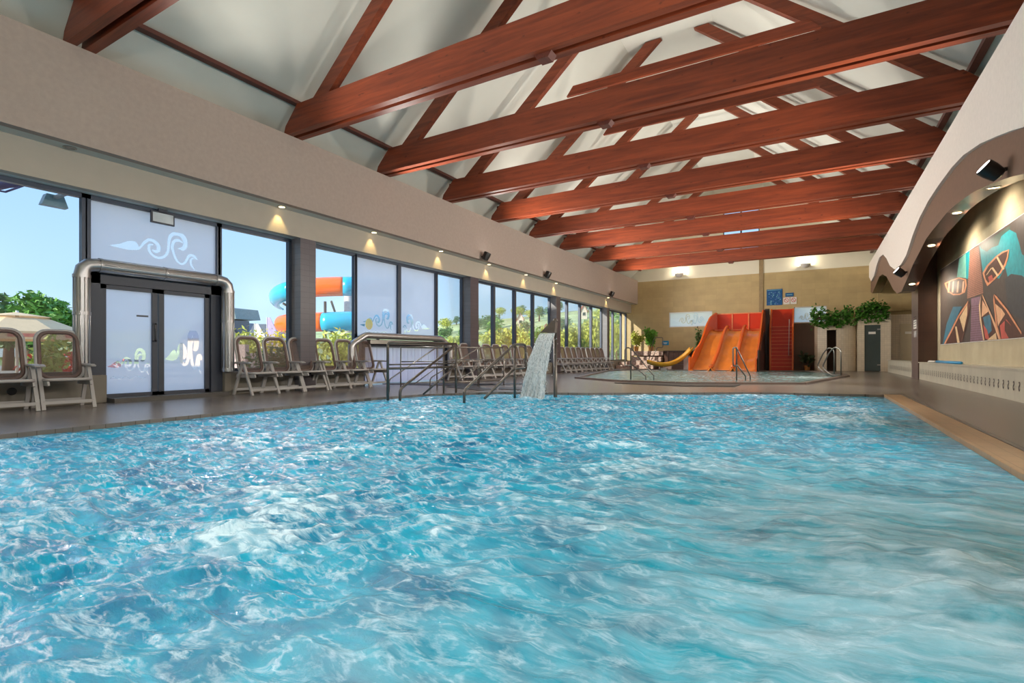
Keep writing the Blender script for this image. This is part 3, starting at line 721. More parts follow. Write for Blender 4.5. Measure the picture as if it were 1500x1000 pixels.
for k in range(26):
    a=k/26; A=q4(690,556);Bq=q4(795,500);Cq=q5(690,240);Dq=q5(490,310)
    l=(A[0]+(Dq[0]-A[0])*a,A[1]+(Dq[1]-A[1])*a); r_=(Bq[0]+(Cq[0]-Bq[0])*a,Bq[1]+(Cq[1]-Bq[1])*a)
    layers.append(([l,r_,(r_[0],r_[1]-.012),(l[0],l[1]-.012)],'line'))
L([(540,310),(655,280),(650,400),(690,835),(530,850),(545,400)],'pier2',q5)
A,Bq,Cq,Dq=q5(545,400),q5(640,390),q5(690,835),q5(530,850)
for k in range(16):
    a=k/16; l=(A[0]+(Dq[0]-A[0])*a,A[1]+(Dq[1]-A[1])*a); r_=(Bq[0]+(Cq[0]-Bq[0])*a,Bq[1]+(Cq[1]-Bq[1])*a); layers.append(([l,r_,(r_[0],r_[1]-.01),(l[0],l[1]-.01)],'line'))
L([(215,120),(300,80),(390,48),(480,75),(488,150),(465,235),(400,265),(320,268),(260,230),(230,170)],'rim',q5)
L([(235,125),(310,92),(390,65),(465,85),(470,150),(450,222),(400,248),(322,250),(270,218),(245,170)],'inner',q5)
for x in(265,315,375,440): L([(x,100),(x+18,92),(x+8,235),(x-14,235)],'bow',q5)
L([(850,830),(900,740),(1020,620),(1100,565),(1180,540),(1170,630),(1140,730),(1080,830),(990,920),(910,990),(880,930)],'rim')
L([(872,835),(920,750),(1030,635),(1100,585),(1162,560),(1152,630),(1120,720),(1060,820),(980,900),(920,950),(893,910)],'inner')
for a in((890,860,960,760),(1020,640,1110,780),(960,770,1040,860)): L([(a[0],a[1]),(a[0]+20,a[1]-12),(a[2]+14,a[3]),(a[2]-10,a[3]+12)],'cream')
L([(920,880),(965,850),(985,910),(935,940)],'redbit')
L([(320,410),(430,405),(300,680),(215,865),(190,865),(240,620)],'blue',q5)
L([(508,335),(380,520),(270,740),(205,866),(248,866),(360,850),(430,855),(500,600),(535,400)],'inner',q5)
L([(508,335),(380,520),(270,740),(205,866),(225,866),(300,720),(400,520),(500,375)],'rim',q5)
L([(495,385),(500,480),(450,715),(400,545)],'cream',q5)
L([(345,650),(365,650),(402,855),(372,858)],'cream',q5)
L([(500,360),(535,380),(455,740),(428,856),(415,856),(490,600)],'line',q5)
L([(675,248),(640,480),(700,832),(900,820),(790,480)],'inner',q5)
L([(683,330),(762,462),(672,535)],'bow',q5)
L([(690,540),(780,500),(800,700),(740,760)],'blue',q5); L([(690,620),(740,690),(770,810),(720,800)],'redbit',q5); L([(740,820),(850,725),(860,815),(760,828)],'cream',q5)
L([(675,248),(700,290),(860,650),(912,818),(884,820),(790,540),(690,300)],'bow',q5)
L([(668,255),(655,400),(668,560),(708,832),(694,833),(650,560),(640,400)],'cream',q5)
L([(825,258),(818,330),(850,600),(900,818),(1167,806),(1167,740),(960,400)],'inner',q5)
L([(842,370),(925,440),(965,500),(905,590),(878,648)],'bow',q5)
L([(900,640),(980,560),(1120,740),(1100,808),(920,815)],'redbit',q5)
L([(960,560),(1100,700),(1160,800),(1010,812),(960,700)],'inner',q5)
L([(825,255),(860,280),(1000,450),(1167,715),(1167,750),(980,460),(850,305)],'rim',q5)
L([(822,262),(836,330),(868,640),(912,818),(898,818),(850,640),(818,330)],'rim',q5)
L([(1167,715),(1300,900),(1167,900)],'inner',q5)
xx=3.3175
yb=yl-.025
def clipz(p): return (min(max(p[0],12.23),yb),min(max(p[1],1.105),3.37))
for pts_,col in layers:
    P=[clipz(p) for p in pts_]; xx-=.0001
    try: pic.flat(P,YX,xx,mm[col])
    except Exception: pass
pic.build('print',mats,t)
# ------------------------------------------------------------------ far wall fittings
for i,(x,z) in enumerate(((-6.8,5.45),(-.43,5.45))):
    t=thing('wall_lamp',['round white ceramic wall lamp on the left half of the far wall','round white ceramic wall lamp on the right half of the far wall'][i],'wall lamp',(x,YF,z))
    pr=[(.05,-.17),(.14,-.14),(.22,-.05),(.25,.04),(.23,.05),(.19,-.03),(.1,-.1)]
    MB().lathe(pr,x,YF-.24,z,22).build('bowl',M['whitepl'],t,True); MB().sphere((x,YF-.24,z+.0),.09,0,12,8).build('bulb',M['lampw'],t)
    MB().box(x-.06,x+.06,YF-.05,YF,z-.1,z+.02).build('bracket',M['whitepl'],t)
def board(name,x0,x1,z0,z1,label,mat,Y=YF,marks=None,mark_mats=None):
    t=thing(name,label,'sign',((x0+x1)/2,Y-.02,z0)); MB().box(x0,x1,Y-.03,Y-.002,z0,z1).build('board',mat,t)
    if marks:
        mb=MB()
        for a in marks: mb.box(x0+(x1-x0)*a[0],x0+(x1-x0)*a[1],Y-.036,Y-.03,z0+(z1-z0)*a[2],z0+(z1-z0)*a[3],a[4] if len(a)>4 else 0)
        mb.build('print',mark_mats or M['signwhite'],t)
    return t
rr=random.Random(3); mk=[(.05,.95,.93,.955,0)]
for row in range(9):
    x=.12
    while x<.86:
        w=rr.uniform(.04,.12); 
        if rr.random()<.75: mk.append((x,x+w,.06+row*.09,.06+row*.09+.035,rr.randint(0,1)))
        x+=w+.04
board('rules_board',-2.25,-1.50,3.44,4.30,'large dark blue rules board on the far wall above the red steps',M['signblue'],marks=mk,mark_mats=[pm('pale print',(140,196,206),.5),pm('lilac print',(90,120,190),.5)])
board('sign_plate',-1.36,-.98,3.86,4.06,'small blue plate above the red and white pictograms',M['signblue'],marks=[(.15,.85,.4,.6,0)],mark_mats=[pm('pale print small',(120,170,180),.5)])
for k,(a,b) in enumerate(((-1.46,-1.16),(-1.12,-.84))):
    t=board('pictogram_sign',a,b,3.46,3.82,['white and red prohibition pictogram, the left one above the red steps','white and red prohibition pictogram, the right one above the red steps'][k],M['signwhite'])
    mb=MB(); cx,cz_=(a+b)/2,3.67; mb.tube([(cx+.1*math.cos(q),YF-.034,cz_+.1*math.sin(q)) for q in [i*.524 for i in range(12)]],.014,5,closed=True); mb.tube([(cx-.07,YF-.034,cz_+.07),(cx+.07,YF-.034,cz_-.07)],.012,5); mb.build('red_ring',M['signred'],t)
board('sign_plate',-7.83,-7.44,1.36,1.62,'small light blue sign on the wall over the dark spa tub',M['signlb'],marks=[(.2,.8,.45,.6),(.3,.7,.25,.35)],mark_mats=[M['signwhite']])
# ------------------------------------------------------------------ big three lane slide
t=thing('wide_slide','wide orange three-lane slide ending in the splash pool','water slide',(-3.8,28,0))
prof=[(26.25,.03),(26.6,.10),(27.1,.45),(27.45,.68),(27.8,1.0),(28.2,1.38),(28.6,1.72),(29.0,1.98),(29.4,2.10),(30.3,2.12)]
prof=smooth_path(prof,4)
def lx(y,f): # lateral position, the left side flares outward toward the pool
    k=(y-26.25)/4.05; a=-5.33+.65*k; b=-2.36+.08*k; return a+(b-a)*f
s=MB(); nl=3; nx=36
def bedz(f,y,z):
    w=abs(((f*3)%1)-.5)*2; rid=max(0,(w-.78)/.22); k=1 if .02<f<.98 else 0
    return z+.17*rid*k*(1 if y<29.5 else max(0,1-(y-29.5)*2)) - .05*(1-w)
V=[];Fc=[]
for (y,z) in prof:
    for i in range(nx+1): f=i/nx; V.append((lx(y,f),y,bedz(f,y,z)))
for j in range(len(prof)-1):
    for i in range(nx): Fc.append((j*(nx+1)+i,j*(nx+1)+i+1,(j+1)*(nx+1)+i+1,(j+1)*(nx+1)+i))
s.add(V,Fc); o=s.build('slide_bed',M['orange2'],t,True); sd=o.modifiers.new('th','SOLIDIFY'); sd.thickness=.05; sd.offset=-1
dv=MB()
for f in(1/3,2/3):
    dv.tube([(lx(y,f),y,bedz(f-.001,y,z)+.02) for y,z in prof if y<29.5],.085,8)
dv.build('lane_divider',M['orange'],t,True)
# side walls: heights above bed
def side(name,f,hs,w=.07):
    P=[]; ys=[p for p in prof]
    up=[]
    for (y,z) in ys:
        k=(y-26.25)/4.05; h=hs(y); up.append((y,z,z+h))
    mb=MB(); n=len(up); vs=[]
    for (y,z,zt) in up:
        x=lx(y,f); 
        for dx in(-w/2,w/2): vs+= [(x+dx,y,max(0,z-.25)),(x+dx,y,zt)]
    fs=[]
    for i in range(n-1):
        a=i*4;b=a+4; fs+=[(a,b,b+1,a+1),(a+2,a+3,b+3,b+2),(a+1,b+1,b+3,a+3),(a,a+2,b+2,b)]
    fs+=[(0,1,3,2),((n-1)*4,(n-1)*4+2,(n-1)*4+3,(n-1)*4+1)]
    mb.add(vs,fs); return mb.build(name,M['orange'],t)
def hump(y): return .60-.05*math.sin((y-26.4)*3.4)+(.50 if y>29.6 else (0.0 if y<29.0 else (y-29.0)*.8))
side('side_wall',0.0,lambda y: .62 if y<26.6 else min(.98,.52+.10*math.sin((y-26.6)*3.3)+max(0,(y-29.0))*.55))
side('side_wall',1.0,lambda y: min(1.0,.55+.15*min(1,(y-26.25))+max(0,(y-28.6))*.5))
bp=MB(); y=30.35
bp.box(lx(30.3,0),lx(30.3,1),y,y+.05,2.1,3.05); bp.build('back_panel',M['redor'],t)
tr=MB(); tr.box(lx(30.3,0),lx(30.3,1),y-.03,y+.0,3.0,3.05); 
for f in(.33,.67): x=lx(30.3,f); tr.box(x-.03,x+.03,y-.05,y,2.1,3.04)
tr.box(lx(30.3,0),lx(30.3,1),29.6,29.64,2.10,2.14)
tr.build('panel_trim',M['edge'],t)
us=MB(); us.box(-2.30,-2.24,26.4,30.4,0,1.0); us.prism([(26.5,0),(30.4,0),(30.4,2.1),(29.2,2.0),(28.0,1.1),(27.0,.4)],YX,-2.32,-2.26); us.build('side_cladding',M['darkwood'],t)
ft=MB(); ft.box(-4.6,-2.4,29.3,30.3,0,2.0); ft.build('platform_base',M['darkwood'],t)
# red steps
t=thing('slide_steps','steep red steps with orange side walls leading up to the wide slide','steps',(-1.5,30.3,0))
st=MB(); n=12; X0,X1=-1.96,-1.02; y0_,y1_=29.9,30.85; Zt=2.28
for i in range(n):
    a=y0_+(y1_-y0_)*i/n; z=Zt*(i+1)/n; st.box(X0,X1,a,y1_+.05,Zt*i/n,z)
st.build('step_flight',M['red'],t)
nz=MB()
for i in range(n): a=y0_+(y1_-y0_)*i/n; nz.box(X0,X1,a-.012,a,Zt*(i+1)/n-.02,Zt*(i+1)/n+.003)
nz.build('step_nosing',M['edge'],t)
for x in(X0-.08,X1): MB().prism([(y0_-.15,0),(y1_+.1,0),(y1_+.1,3.22),(y1_-.1,3.22),(y0_-.05,2.2),(y0_-.15,.5)],YX,x,x+.08).build('side_wall',M['orange'],t)
MB().box(X0,X1,30.9,30.96,2.28,3.2).build('back_panel',M['redor'],t)
MB().tube(fillet([(X1-.14,29.82,.75),(X1-.12,30.0,2.6)],.1),.014,6).build('hand_rope',M['whitepl'],t,True)
tag(MB().box(-2.28,-2.06,30.2,30.3,0,3.2).build('gap_shade',M['darkwood'],loc=(-2.15,30.2,0)),'dark panel standing for the shadowed gap between the wide slide and the red steps','board')  # dark sheet that paints the shade in this gap
# small yellow slide
t=thing('small_slide','small curved yellow slide left of the wide orange slide','water slide',(-6.4,26.9,0))
pth=smooth_path([(-5.42,27.25,.98),(-5.75,27.0,.62),(-6.15,26.75,.28),(-6.65,26.45,.13),(-7.1,26.3,.16),(-7.5,26.2,.26)],6) if False else None
P3=[Vector(p) for p in((-5.40,27.3,1.0),(-5.6,27.2,.72),(-5.9,27.05,.42),(-6.25,26.9,.22),(-6.65,26.75,.14),(-7.05,26.62,.18),(-7.5,26.5,.32))]
mb=MB(); vs=[]; fs=[]; m=10
for i,p in enumerate(P3):
    d=(P3[min(i+1,6)]-P3[max(i-1,0)]); d.z=0; d.normalize(); nrm=Vector((-d.y,d.x,0)); w=.34+.03*i
    for k in range(m+1):
        a=math.pi*(k/m); vs.append(p+nrm*math.cos(a)*w+Vector((0,0,.24*(1-math.sin(a)))))
for i in range(6):
    for k in range(m): fs.append((i*(m+1)+k,i*(m+1)+k+1,(i+1)*(m+1)+k+1,(i+1)*(m+1)+k))
mb.add(vs,fs); o=mb.build('trough',M['yellow'],t,True); sd=o.modifiers.new('t','SOLIDIFY'); sd.thickness=.03; ss=o.modifiers.new('s','SUBSURF'); ss.levels=1; ss.render_levels=2
lg=MB(); lg.box(-5.75,-5.5,27.0,27.4,0,.75); lg.box(-6.8,-6.5,26.6,26.9,0,.12); lg.build('support',M['greypl'],t)
# spa tub and brick steps
t=thing('brick_steps','brick-red mosaic steps stacked in the sunlit far left corner','steps',(-8.5,29.6,0))
sb=MB()
for k,(x0,x1,y0_,z) in enumerate(((-9.3,-7.72,28.6,.22),(-9.22,-7.6,28.9,.46),(-9.1,-7.45,29.2,.68),(-9.3,-7.40,29.5,1.0))): sb.box(x0,x1,y0_,30.99,z-.26 if k else 0,z)
sb.build('step_block',M['mosaic'],t)
sb=MB(); sb.box(-9.85,-9.3,28.6,31,0,.2); sb.box(-9.85,-9.4,29.2,31,.2,.38); tag(sb.build('low_ledge',M['mosaic'],loc=(-9.6,29.8,0)),'low brick mosaic ledge between the last chair and the brick steps','ledge')
t=thing('spa_tub','dark brown panelled octagonal spa tub beside the brick steps','spa tub',(-6.8,30.1,0))
oc=[(-7.38,30.9),(-7.38,29.6),(-7.0,29.15),(-6.2,29.15),(-5.85,29.6),(-5.85,30.9)]
MB().prism(oc,XY,0,.95).build('cabinet',M['tub'],t); MB().prism(offset_poly(oc,.05),XY,.95,1.02).build('rim',pm('dark spa rim',(70,54,48),.3),t)
mb=MB()
for x in(-7.0,-6.73,-6.46,-6.2): mb.box(x-.012,x+.012,29.14,29.152,.03,.93)
mb.build('panel_seam',M['darkwood'],t)
tag(MB().box(-7.4,-5.6,28.6,29.12,0,.26).build('spa_step',M['tub'],loc=(-6.5,28.9,0)),'low dark step in front of the spa tub','step')
t=thing('spa_handrail','bent steel handrail rising from the brick steps','handrail',(-7.9,28.9,.4))
p=[(-8.0,28.75,.5),(-7.75,29.0,1.75),(-7.3,29.05,1.75),(-7.3,29.05,1.2),(-7.6,29.0,1.2),(-7.85,28.75,.5)]
MB().tube(fillet(p,.08),.022,8).build('rail',M['dsteel'],t,True)
# potted plants
def plant(name,label,x,y,z,h,w,n,leaf,mat,pot=True,cat='plant',seed=1,potmat=None,stems=4):
    rg=random.Random(seed); t=thing(name,label,cat,(x,y,z)); ph=.28*min(1,h) if pot else 0
    if pot: MB().lathe([(.11,0),(.15,ph),(.13,ph),(.12,ph-.03)],x,y,z,14).build('pot',potmat or M['pot'],t,True,auto=40)
    st=MB(); lf=MB()
    for k in range(stems):
        a=rg.random()*6.28; r_=w*rg.uniform(.1,.8); top=Vector((x+r_*math.cos(a),y+r_*math.sin(a),z+h*rg.uniform(.65,1)))
        b=Vector((x,y,z+ph-.03)); mid=(b+top)/2+Vector((rg.uniform(-.05,.05),rg.uniform(-.05,.05),.05)); P=[b,mid,top]; st.tube(P,[.012,.01,.005],5)
        for j in range(n//stems):
            f=rg.uniform(.15,1); c=b.lerp(mid,f*2) if f<.5 else mid.lerp(top,f*2-1)
            dr=Vector((rg.gauss(0,1),rg.gauss(0,1),rg.gauss(.3,.6))).normalized(); c=c+dr*w*.28*rg.random(); e=c+dr*leaf; sdv=dr.orthogonal().normalized()*leaf*.28; m_=(c+e)/2+Vector((0,0,leaf*.08))
            lf.add([c,m_+sdv,e,m_-sdv],[(0,1,2,3)])
    st.build('stem',M['bark'],t); lf.build('foliage',mat,t); return t
plant('potted_shrub','leafy potted shrub on the brick steps, the one nearer the windows',-9.0,29.7,1.0,1.15,.5,420,.17,M['leafy'],seed=2,stems=7)
plant('potted_shrub','leafy potted shrub on the brick steps, the one nearer the spa tub',-8.15,29.75,1.0,1.3,.5,520,.18,M['leaf'],seed=5,stems=7)
plant('tall_plant','slim tall plant against the wall left of the wide orange slide',-5.6,30.45,0,2.45,.26,260,.17,M['leafd'],seed=8,stems=5)
plant('flower_pot','small plant in a tan woven pot near the strip curtain',*((-9.98,13.25,.45)),.62,.18,60,.1,M['leafd'],seed=9)
plant('floor_plant','dark spiky plant on the floor right of the red steps',-.35,30.4,0,.85,.4,44,.32,pm('dark fern leaf',(46,60,30),.5,0,var=.3),seed=12)
# shower drum
def ivy(name,label,xa,xb,y,z,n,seed):
    rg=random.Random(seed); t=thing(name,label,'plant',((xa+xb)/2,y,z)); lf=MB()
    MB().box(xa+.1,xb-.1,y+.15,y+.5,z,z+.18).build('trough',M['tub'],t)
    for _ in range(n):
        u=rg.random(); x=xa+(xb-xa)*u; zz=z+.2+rg.gauss(0,.16)+.12*math.sin(u*7+seed); yy=y+rg.uniform(-.12,.45)
        if rg.random()<.28: zz=z-rg.random()*.5*(1-.5*abs(math.sin(u*9))); yy=y-rg.uniform(.05,.16)
        c=Vector((x,yy,zz)); dr=Vector((rg.gauss(0,1),rg.gauss(-.3,1),rg.gauss(0,.7))).normalized(); e=c+dr*.15; sd_=dr.orthogonal().normalized()*.06
        lf.add([c,(c+e)/2+sd_,e,(c+e)/2-sd_],[(0,1,2,3)])
    lf.build('foliage',pm('ivy leaf',(66,120,36),.45,0,var=.35,scale=8),t); return t
t=thing('shower_cubicle','curved cream mosaic shower cubicle with a dark doorway','shower cubicle',(.9,30.2,0))
arc=[(-.03,30.98)]+[(-.03+.02*k,30.35-.0*k) for k in range(1)]+[(.08,30.1),(.5,29.98)]
mb=MB(); mb.prism([(-.03,30.98),(-.03,30.35),(.1,30.08),(.5,29.98),(.5,30.98)],XY,0,2.45)
arc2=[(.9+.45*0,30.98)]
pts2=[(.90,30.98),(.90,29.96)]+[(.9+.86*math.sin(a),29.96+.5-.5*math.cos(a)) for a in [i*math.pi/2/8 for i in range(1,9)]]+[(1.76,30.98)]
mb.prism(pts2,XY,0,2.58); mb.box(.5,.9,29.98,30.98,2.02,2.5); mb.build('curved_wall',M['drum'],t)
MB().box(.5,.9,30.6,30.66,0,2.02).build('inner_wall',M['doorway'],t)
t=thing('shower_cubicle','square cream mosaic cubicle with a dark glass door','shower cubicle',(2.4,30.2,0))
mb=MB(); mb.box(1.76,2.03,29.75,30.98,0,2.72); mb.box(2.66,3.05,29.75,30.98,0,2.72); mb.box(2.03,2.66,29.75,30.98,2.2,2.72); mb.build('mosaic_wall',M['drum'],t)
dd=MB().box(2.03,2.66,29.8,29.82,0.02,2.2).build('glass_door',M['darkdoor'],t)
MB().box(2.53,2.68,29.78,29.8,1.96,2.02).build('hinge',M['steel'],dd); MB().box(2.53,2.68,29.78,29.8,.28,.34).build('hinge',M['steel'],dd); MB().box(2.19,2.47,29.785,29.8,1.77,1.88).build('door_sign',M['signwhite'],dd)
MB().box(2.03,2.66,30.5,30.56,0,2.2).build('inner_wall',M['doorway'],t)
t=thing('shower_cubicle','pale recessed cubicle front with a frosted door behind the pillar','shower cubicle',(3.9,30.6,0))
MB().box(3.05,5.0,30.45,30.98,0,2.7).build('mosaic_wall',M['drum'],t)
dd=MB().box(3.46,4.2,30.42,30.45,0.02,2.25).build('frosted_door',M['palepanel'],t); MB().box(3.66,4.0,30.405,30.42,1.77,1.88).build('door_sign',M['signwhite'],dd)
ivy('trailing_ivy','trailing ivy on top of the curved shower cubicle',-.15,1.6,29.95,2.52,900,1)
ivy('trailing_ivy','trailing ivy on top of the cubicle with the dark glass door',1.72,2.95,29.8,2.74,760,4)
# ------------------------------------------------------------------ handrails and fountain
def rail(name,label,parts,mat,cat='handrail',loc=None):
    t=thing(name,label,cat,loc or tuple(parts[0][1][0]))
    for nm,pts,r_ in parts: MB().tube(fillet(pts,.07),r_,9).build(nm,mat,t,True)
    return t
def G_(px,py,d): return tuple(at(px,py,d))
def base(px,py,z=-.3):
    x,y=fl(px,py); return (x,y,z)
def up_(p,z): return (p[0],p[1],z)
b1=base(568,583); b2=base(668,575)
rail('guard_rail','dark steel guard rail standing at the pool corner by the strip curtain',[('post',[b1,up_(b1,1.0),up_(b2,1.0)],.024),('mid_rail',[up_(b1,.60),up_(b2,.60)],.014),('mid_rail',[up_(b1,.53),up_(b2,.53)],.022),('post',[b2,up_(b2,1.0)],.024),('post',[base(650,575.5),up_(base(650,575.5),.98)],.02)],M['dsteel'])
b3=base(586,584); a3=base(667,575.5); 
rail('stair_handrail','sloping steel handrail into the water, left of the pair',[('top_rail',[b3,up_(b3,.17),up_(a3,.97)],.024),('lower_rail',[up_(base(620,577.5),.0),up_(a3,.55)],.019)],M['dsteel'])
b4=base(680,587); c4=base(754,578.5); e4=(c4[0]+.12,c4[1]+.22,0)
rail('stair_handrail','sloping steel handrail into the water, the one nearer the spout',[('top_rail',[b4,up_(b4,.18),up_(c4,.98),up_(e4,.98),up_(e4,.52),up_(c4,.52),up_(base(710,583),.0)],.024),('post',[c4,up_(c4,.98)],.024)],M['dsteel'])
# bright rails round the swim-out channel
def GP(px,z,d): u=(px-CX)/F*d; return (u*c_-d*s_,u*s_+d*c_,z)
P1=GP(587,0,11.9);P2=GP(738,0,13.3);Pm=GP(640,0,12.4);Pn=GP(700,0,12.95)
rail('channel_rail','thin bright steel railing round the swim-out channel',[('top_rail',[up_(P1,.96),up_(P2,.96)],.016),('mid_rail',[up_(P1,.62),up_(P2,.62)],.014),('bottom_rail',[up_(P1,.12),up_(P2,.12)],.012),('post',[P1,up_(P1,.96)],.016),('post',[Pm,up_(Pm,.96)],.016),('post',[Pn,up_(Pn,.96)],.016),('post',[P2,up_(P2,.96)],.016)],M['steel'])
for k,(a,b,da,db) in enumerate((((570,557),(640,508),11.2,11.6),((630,556),(702,508),11.9,12.2))):
    p=GP(a[0],0,da); q=GP(b[0],0,db); 
    rail('channel_handrail',['thin sloping steel handrail in front of the strip curtain','thin sloping steel handrail between the channel and the second row of chairs'][k],[('top_rail',[up_(p,.0),up_(p,.24),up_(q,.95)],.015),('post',[q,up_(q,.95)],.014),('lower_rail',[up_(((p[0]+q[0])/2,(p[1]+q[1])/2),.12),up_(q,.5)],.012)],M['steel'])
# channel edge strips on the deck
for k,(pp,lab) in enumerate((([fl(560,562.3),fl(665,565.2),fl(724,563.8),fl(724,562.5),fl(560,560.4)],'dark flat drain strip along the swim-out channel'),([fl(654,566.8),fl(700,571.8),fl(728,570.6),fl(690,565.6),fl(780,562.3),fl(780,560.8),fl(700,563.2)],'dark grating wedge on the deck right of the swim-out channel'),([fl(730,570.5),fl(800,572.3),fl(800,568.2),fl(732,567.6)],'low dark step edge on the deck beside the waterfall'))):
    tag(MB().prism(pp,XY,.002,.012).build('drain_strip',M['grate'],loc=(*pp[0],0)),lab,'drain')
# rails of the splash pool
def sploop(name,label,px,py,dx,dy,h=1.0):
    p=fl(px,py); t=thing(name,label,'handrail',(*p,0)); d_=Vector((dx,dy,0)); o_=Vector((*p,-.2))
    a=o_.copy(); a.z=-.2
    MB().tube(fillet([a,Vector((p[0],p[1],h)),Vector((p[0],p[1],h))-d_*.25,Vector((p[0],p[1],.45))-d_*.25,Vector((p[0],p[1],.45))],.08),.022,8).build('post',M['dsteel'],t,True)
    for k in(1,0): q=Vector((p[0],p[1],h-.5*k)); e=Vector((p[0],p[1],0))+d_*(1.0-.35*k); MB().tube([q,e+Vector((0,0,.12)),e+Vector((0,0,-.1))],.02,8).build('sloping_rail',M['dsteel'],t,True)
sploop('pool_handrail','bent steel handrail at the left end of the splash pool',924,556,.6,.45)
sploop('pool_handrail','bent steel handrail in front of the wide orange slide',1079,557.5,.3,.75,1.0)
t=thing('pool_ladder','pair of curved steel grab rails at the right end of the splash pool','pool ladder',(.8,23.0,0))
for k,(pa,pb) in enumerate((((1222,549),(1207,540)),((1232,551.5),(1213,543)))):
    x0,y0_=fl(*pa); x1,y1_=x0-.55,y0_+.9
    MB().tube(fillet([(x0,y0_,-.02),(x0,y0_,.98),(x0-.18,y0_+.25,1.08),(x0-.36,y0_+.5,.85),(x1-.02,y1_,.32),(x1+.25,y1_-.3,.05),(x0-.1,y0_+.15,.03)],.14,6),.024,8).build('grab_rail',M['steel'],t,True)
# fountain spout
px_,py_=fl(813.5,578)
t=thing('water_spout','slim steel spout post with a wedge-shaped fan nozzle','fountain',(px_,py_,-1.2))
MB().tube([(px_,py_,-1.34),(px_,py_,1.30)],.038,14).build('post',M['dsteel'],t,True)
D0=-px_*s_+py_*c_
rv=Vector((c_,s_,0)); fv=Vector((-s_,c_,0))
pb_=Vector((px_,py_,0))
# nozzle faces camera-left and slightly down
apex=pb_+Vector((0,0,1.42)); dirm=(-fv*.75-rv*.66).normalized(); lat=Vector((dirm.y,-dirm.x,0))
mouthc=pb_+dirm*.20+Vector((0,0,1.20))-rv*.02
nz=MB(); hw=.15
lat=(rv*.9-fv*.43).normalized()
M0=[mouthc-lat*hw-dirm*.03,mouthc+lat*hw-dirm*.03,mouthc+lat*hw+dirm*.03,mouthc-lat*hw+dirm*.03]
bk=pb_+Vector((0,0,1.44)); A0=[bk-lat*.035-dirm*.035,bk+lat*.035-dirm*.035,bk+lat*.035+dirm*.05,bk-lat*.035+dirm*.05]
nz.add(M0+A0,[(0,1,2,3),(7,6,5,4),(0,4,5,1),(1,5,6,2),(2,6,7,3),(3,7,4,0)]); nz.sphere(bk,.05,0,12,8); nz.tube([pb_+Vector((0,0,1.2)),bk],.038,12)
nz.build('fan_nozzle',M['dsteel'],t)
rg=random.Random(11)
def lattice_noise(x,y,seed=0):
    xi=np.floor(x).astype(np.int64); yi=np.floor(y).astype(np.int64); xf=x-xi; yf=y-yi
    def hsh(a,b):
        h=(a*374761393+b*668265263+seed*2147483647)&0xFFFFFFFF; h=((h^(h>>13))*1274126177)&0xFFFFFFFF; h=h^(h>>16); return (h&0xFFFF)/65535.0*2*math.pi
    def g(a,b,dx,dy):
        t=hsh(a,b); return np.cos(t)*dx+np.sin(t)*dy
    u=xf*xf*xf*(xf*(xf*6-15)+10); v=yf*yf*yf*(yf*(yf*6-15)+10)
    n00=g(xi,yi,xf,yf); n10=g(xi+1,yi,xf-1,yf); n01=g(xi,yi+1,xf,yf-1); n11=g(xi+1,yi+1,xf-1,yf-1)
    return 1.5*((n00*(1-u)+n10*u)*(1-v)+(n01*(1-u)+n11*u)*v)
def fall_mat():
    t=NT('falling white water'); v=t.coords((6,6,1.2)); n=t.noise(v,9,5,.7); 
    p=t.pbsdf(t.ramp(n,[(.32,srgb(190,206,212)),(.55,srgb(250,252,252))]),.15,0,n,.6,.03)
    a=t.new('ShaderNodeBsdfTransparent'); tl=t.new('ShaderNodeBsdfTranslucent'); tl.inputs[0].default_value=srgb(220,232,234)
    m1=t.new('ShaderNodeMixShader',Fac=.35); t.link(p.outputs[0],m1.inputs[1]); t.link(tl.outputs[0],m1.inputs[2])
    m=t.n.new('ShaderNodeMixShader'); t.link(t.ramp(n,[(.30,(.55,.55,.55)),(.52,(0,0,0))]),m.inputs[0]); t.link(m1.outputs[0],m.inputs[1]); t.link(a.outputs[0],m.inputs[2]); return t.done(m)
M['fall']=fall_mat()
nu,nv=40,90; vs=[]; 
for side_ in(0,1):
    for j in range(nv+1):
        v=j/nv; tt=v; z=1.19-1.26*tt**1.35 ; out=.52*tt**.9
        cen=mouthc+dirm*out; wdt=hw+.09*v; 
        cen=Vector((cen.x,cen.y,z)) 
        for i in range(nu+1):
            u=i/nu*2-1; nn=lattice_noise(np.array([u*6+side_*9.]),np.array([v*5.]),5)[0]; n2=lattice_noise(np.array([u*16+side_*3.]),np.array([v*16.]),8)[0]
            th=(.02+.05*v)*(1-abs(u)**4)*(1 if side_ else -1)+(.02+.035*v)*nn+.02*v*n2
            vs.append(cen+lat*(u*wdt+.02*v*n2)+dirm*th)
fs=[]; N1=(nu+1)*(nv+1)
for s0 in(0,N1):
    for j in range(nv):
        for i in range(nu): a=s0+j*(nu+1)+i; fs.append((a,a+1,a+nu+2,a+nu+1))
for j in range(nv):
    for i in(0,nu): a=j*(nu+1)+i; fs.append((a,a+nu+1,N1+a+nu+1,N1+a))
mb=MB(); mb.add(vs,fs)
land=mouthc+dirm*.52
for _ in range(500):
    v=rg.random()**.6; z=1.15-1.2*v**1.35; q=mouthc+dirm*(.52*v**.9+rg.gauss(0,.05))+lat*rg.gauss(0,hw*.6+.08*v); mb.sphere((q.x,q.y,max(.0,z)),rg.uniform(.003,.009),0,5,4)
o=mb.build('falling_water',M['fall'],loc=(land.x,land.y,0),smooth=True); tag(o,'white sheet of water falling from the steel spout into the pool','water')
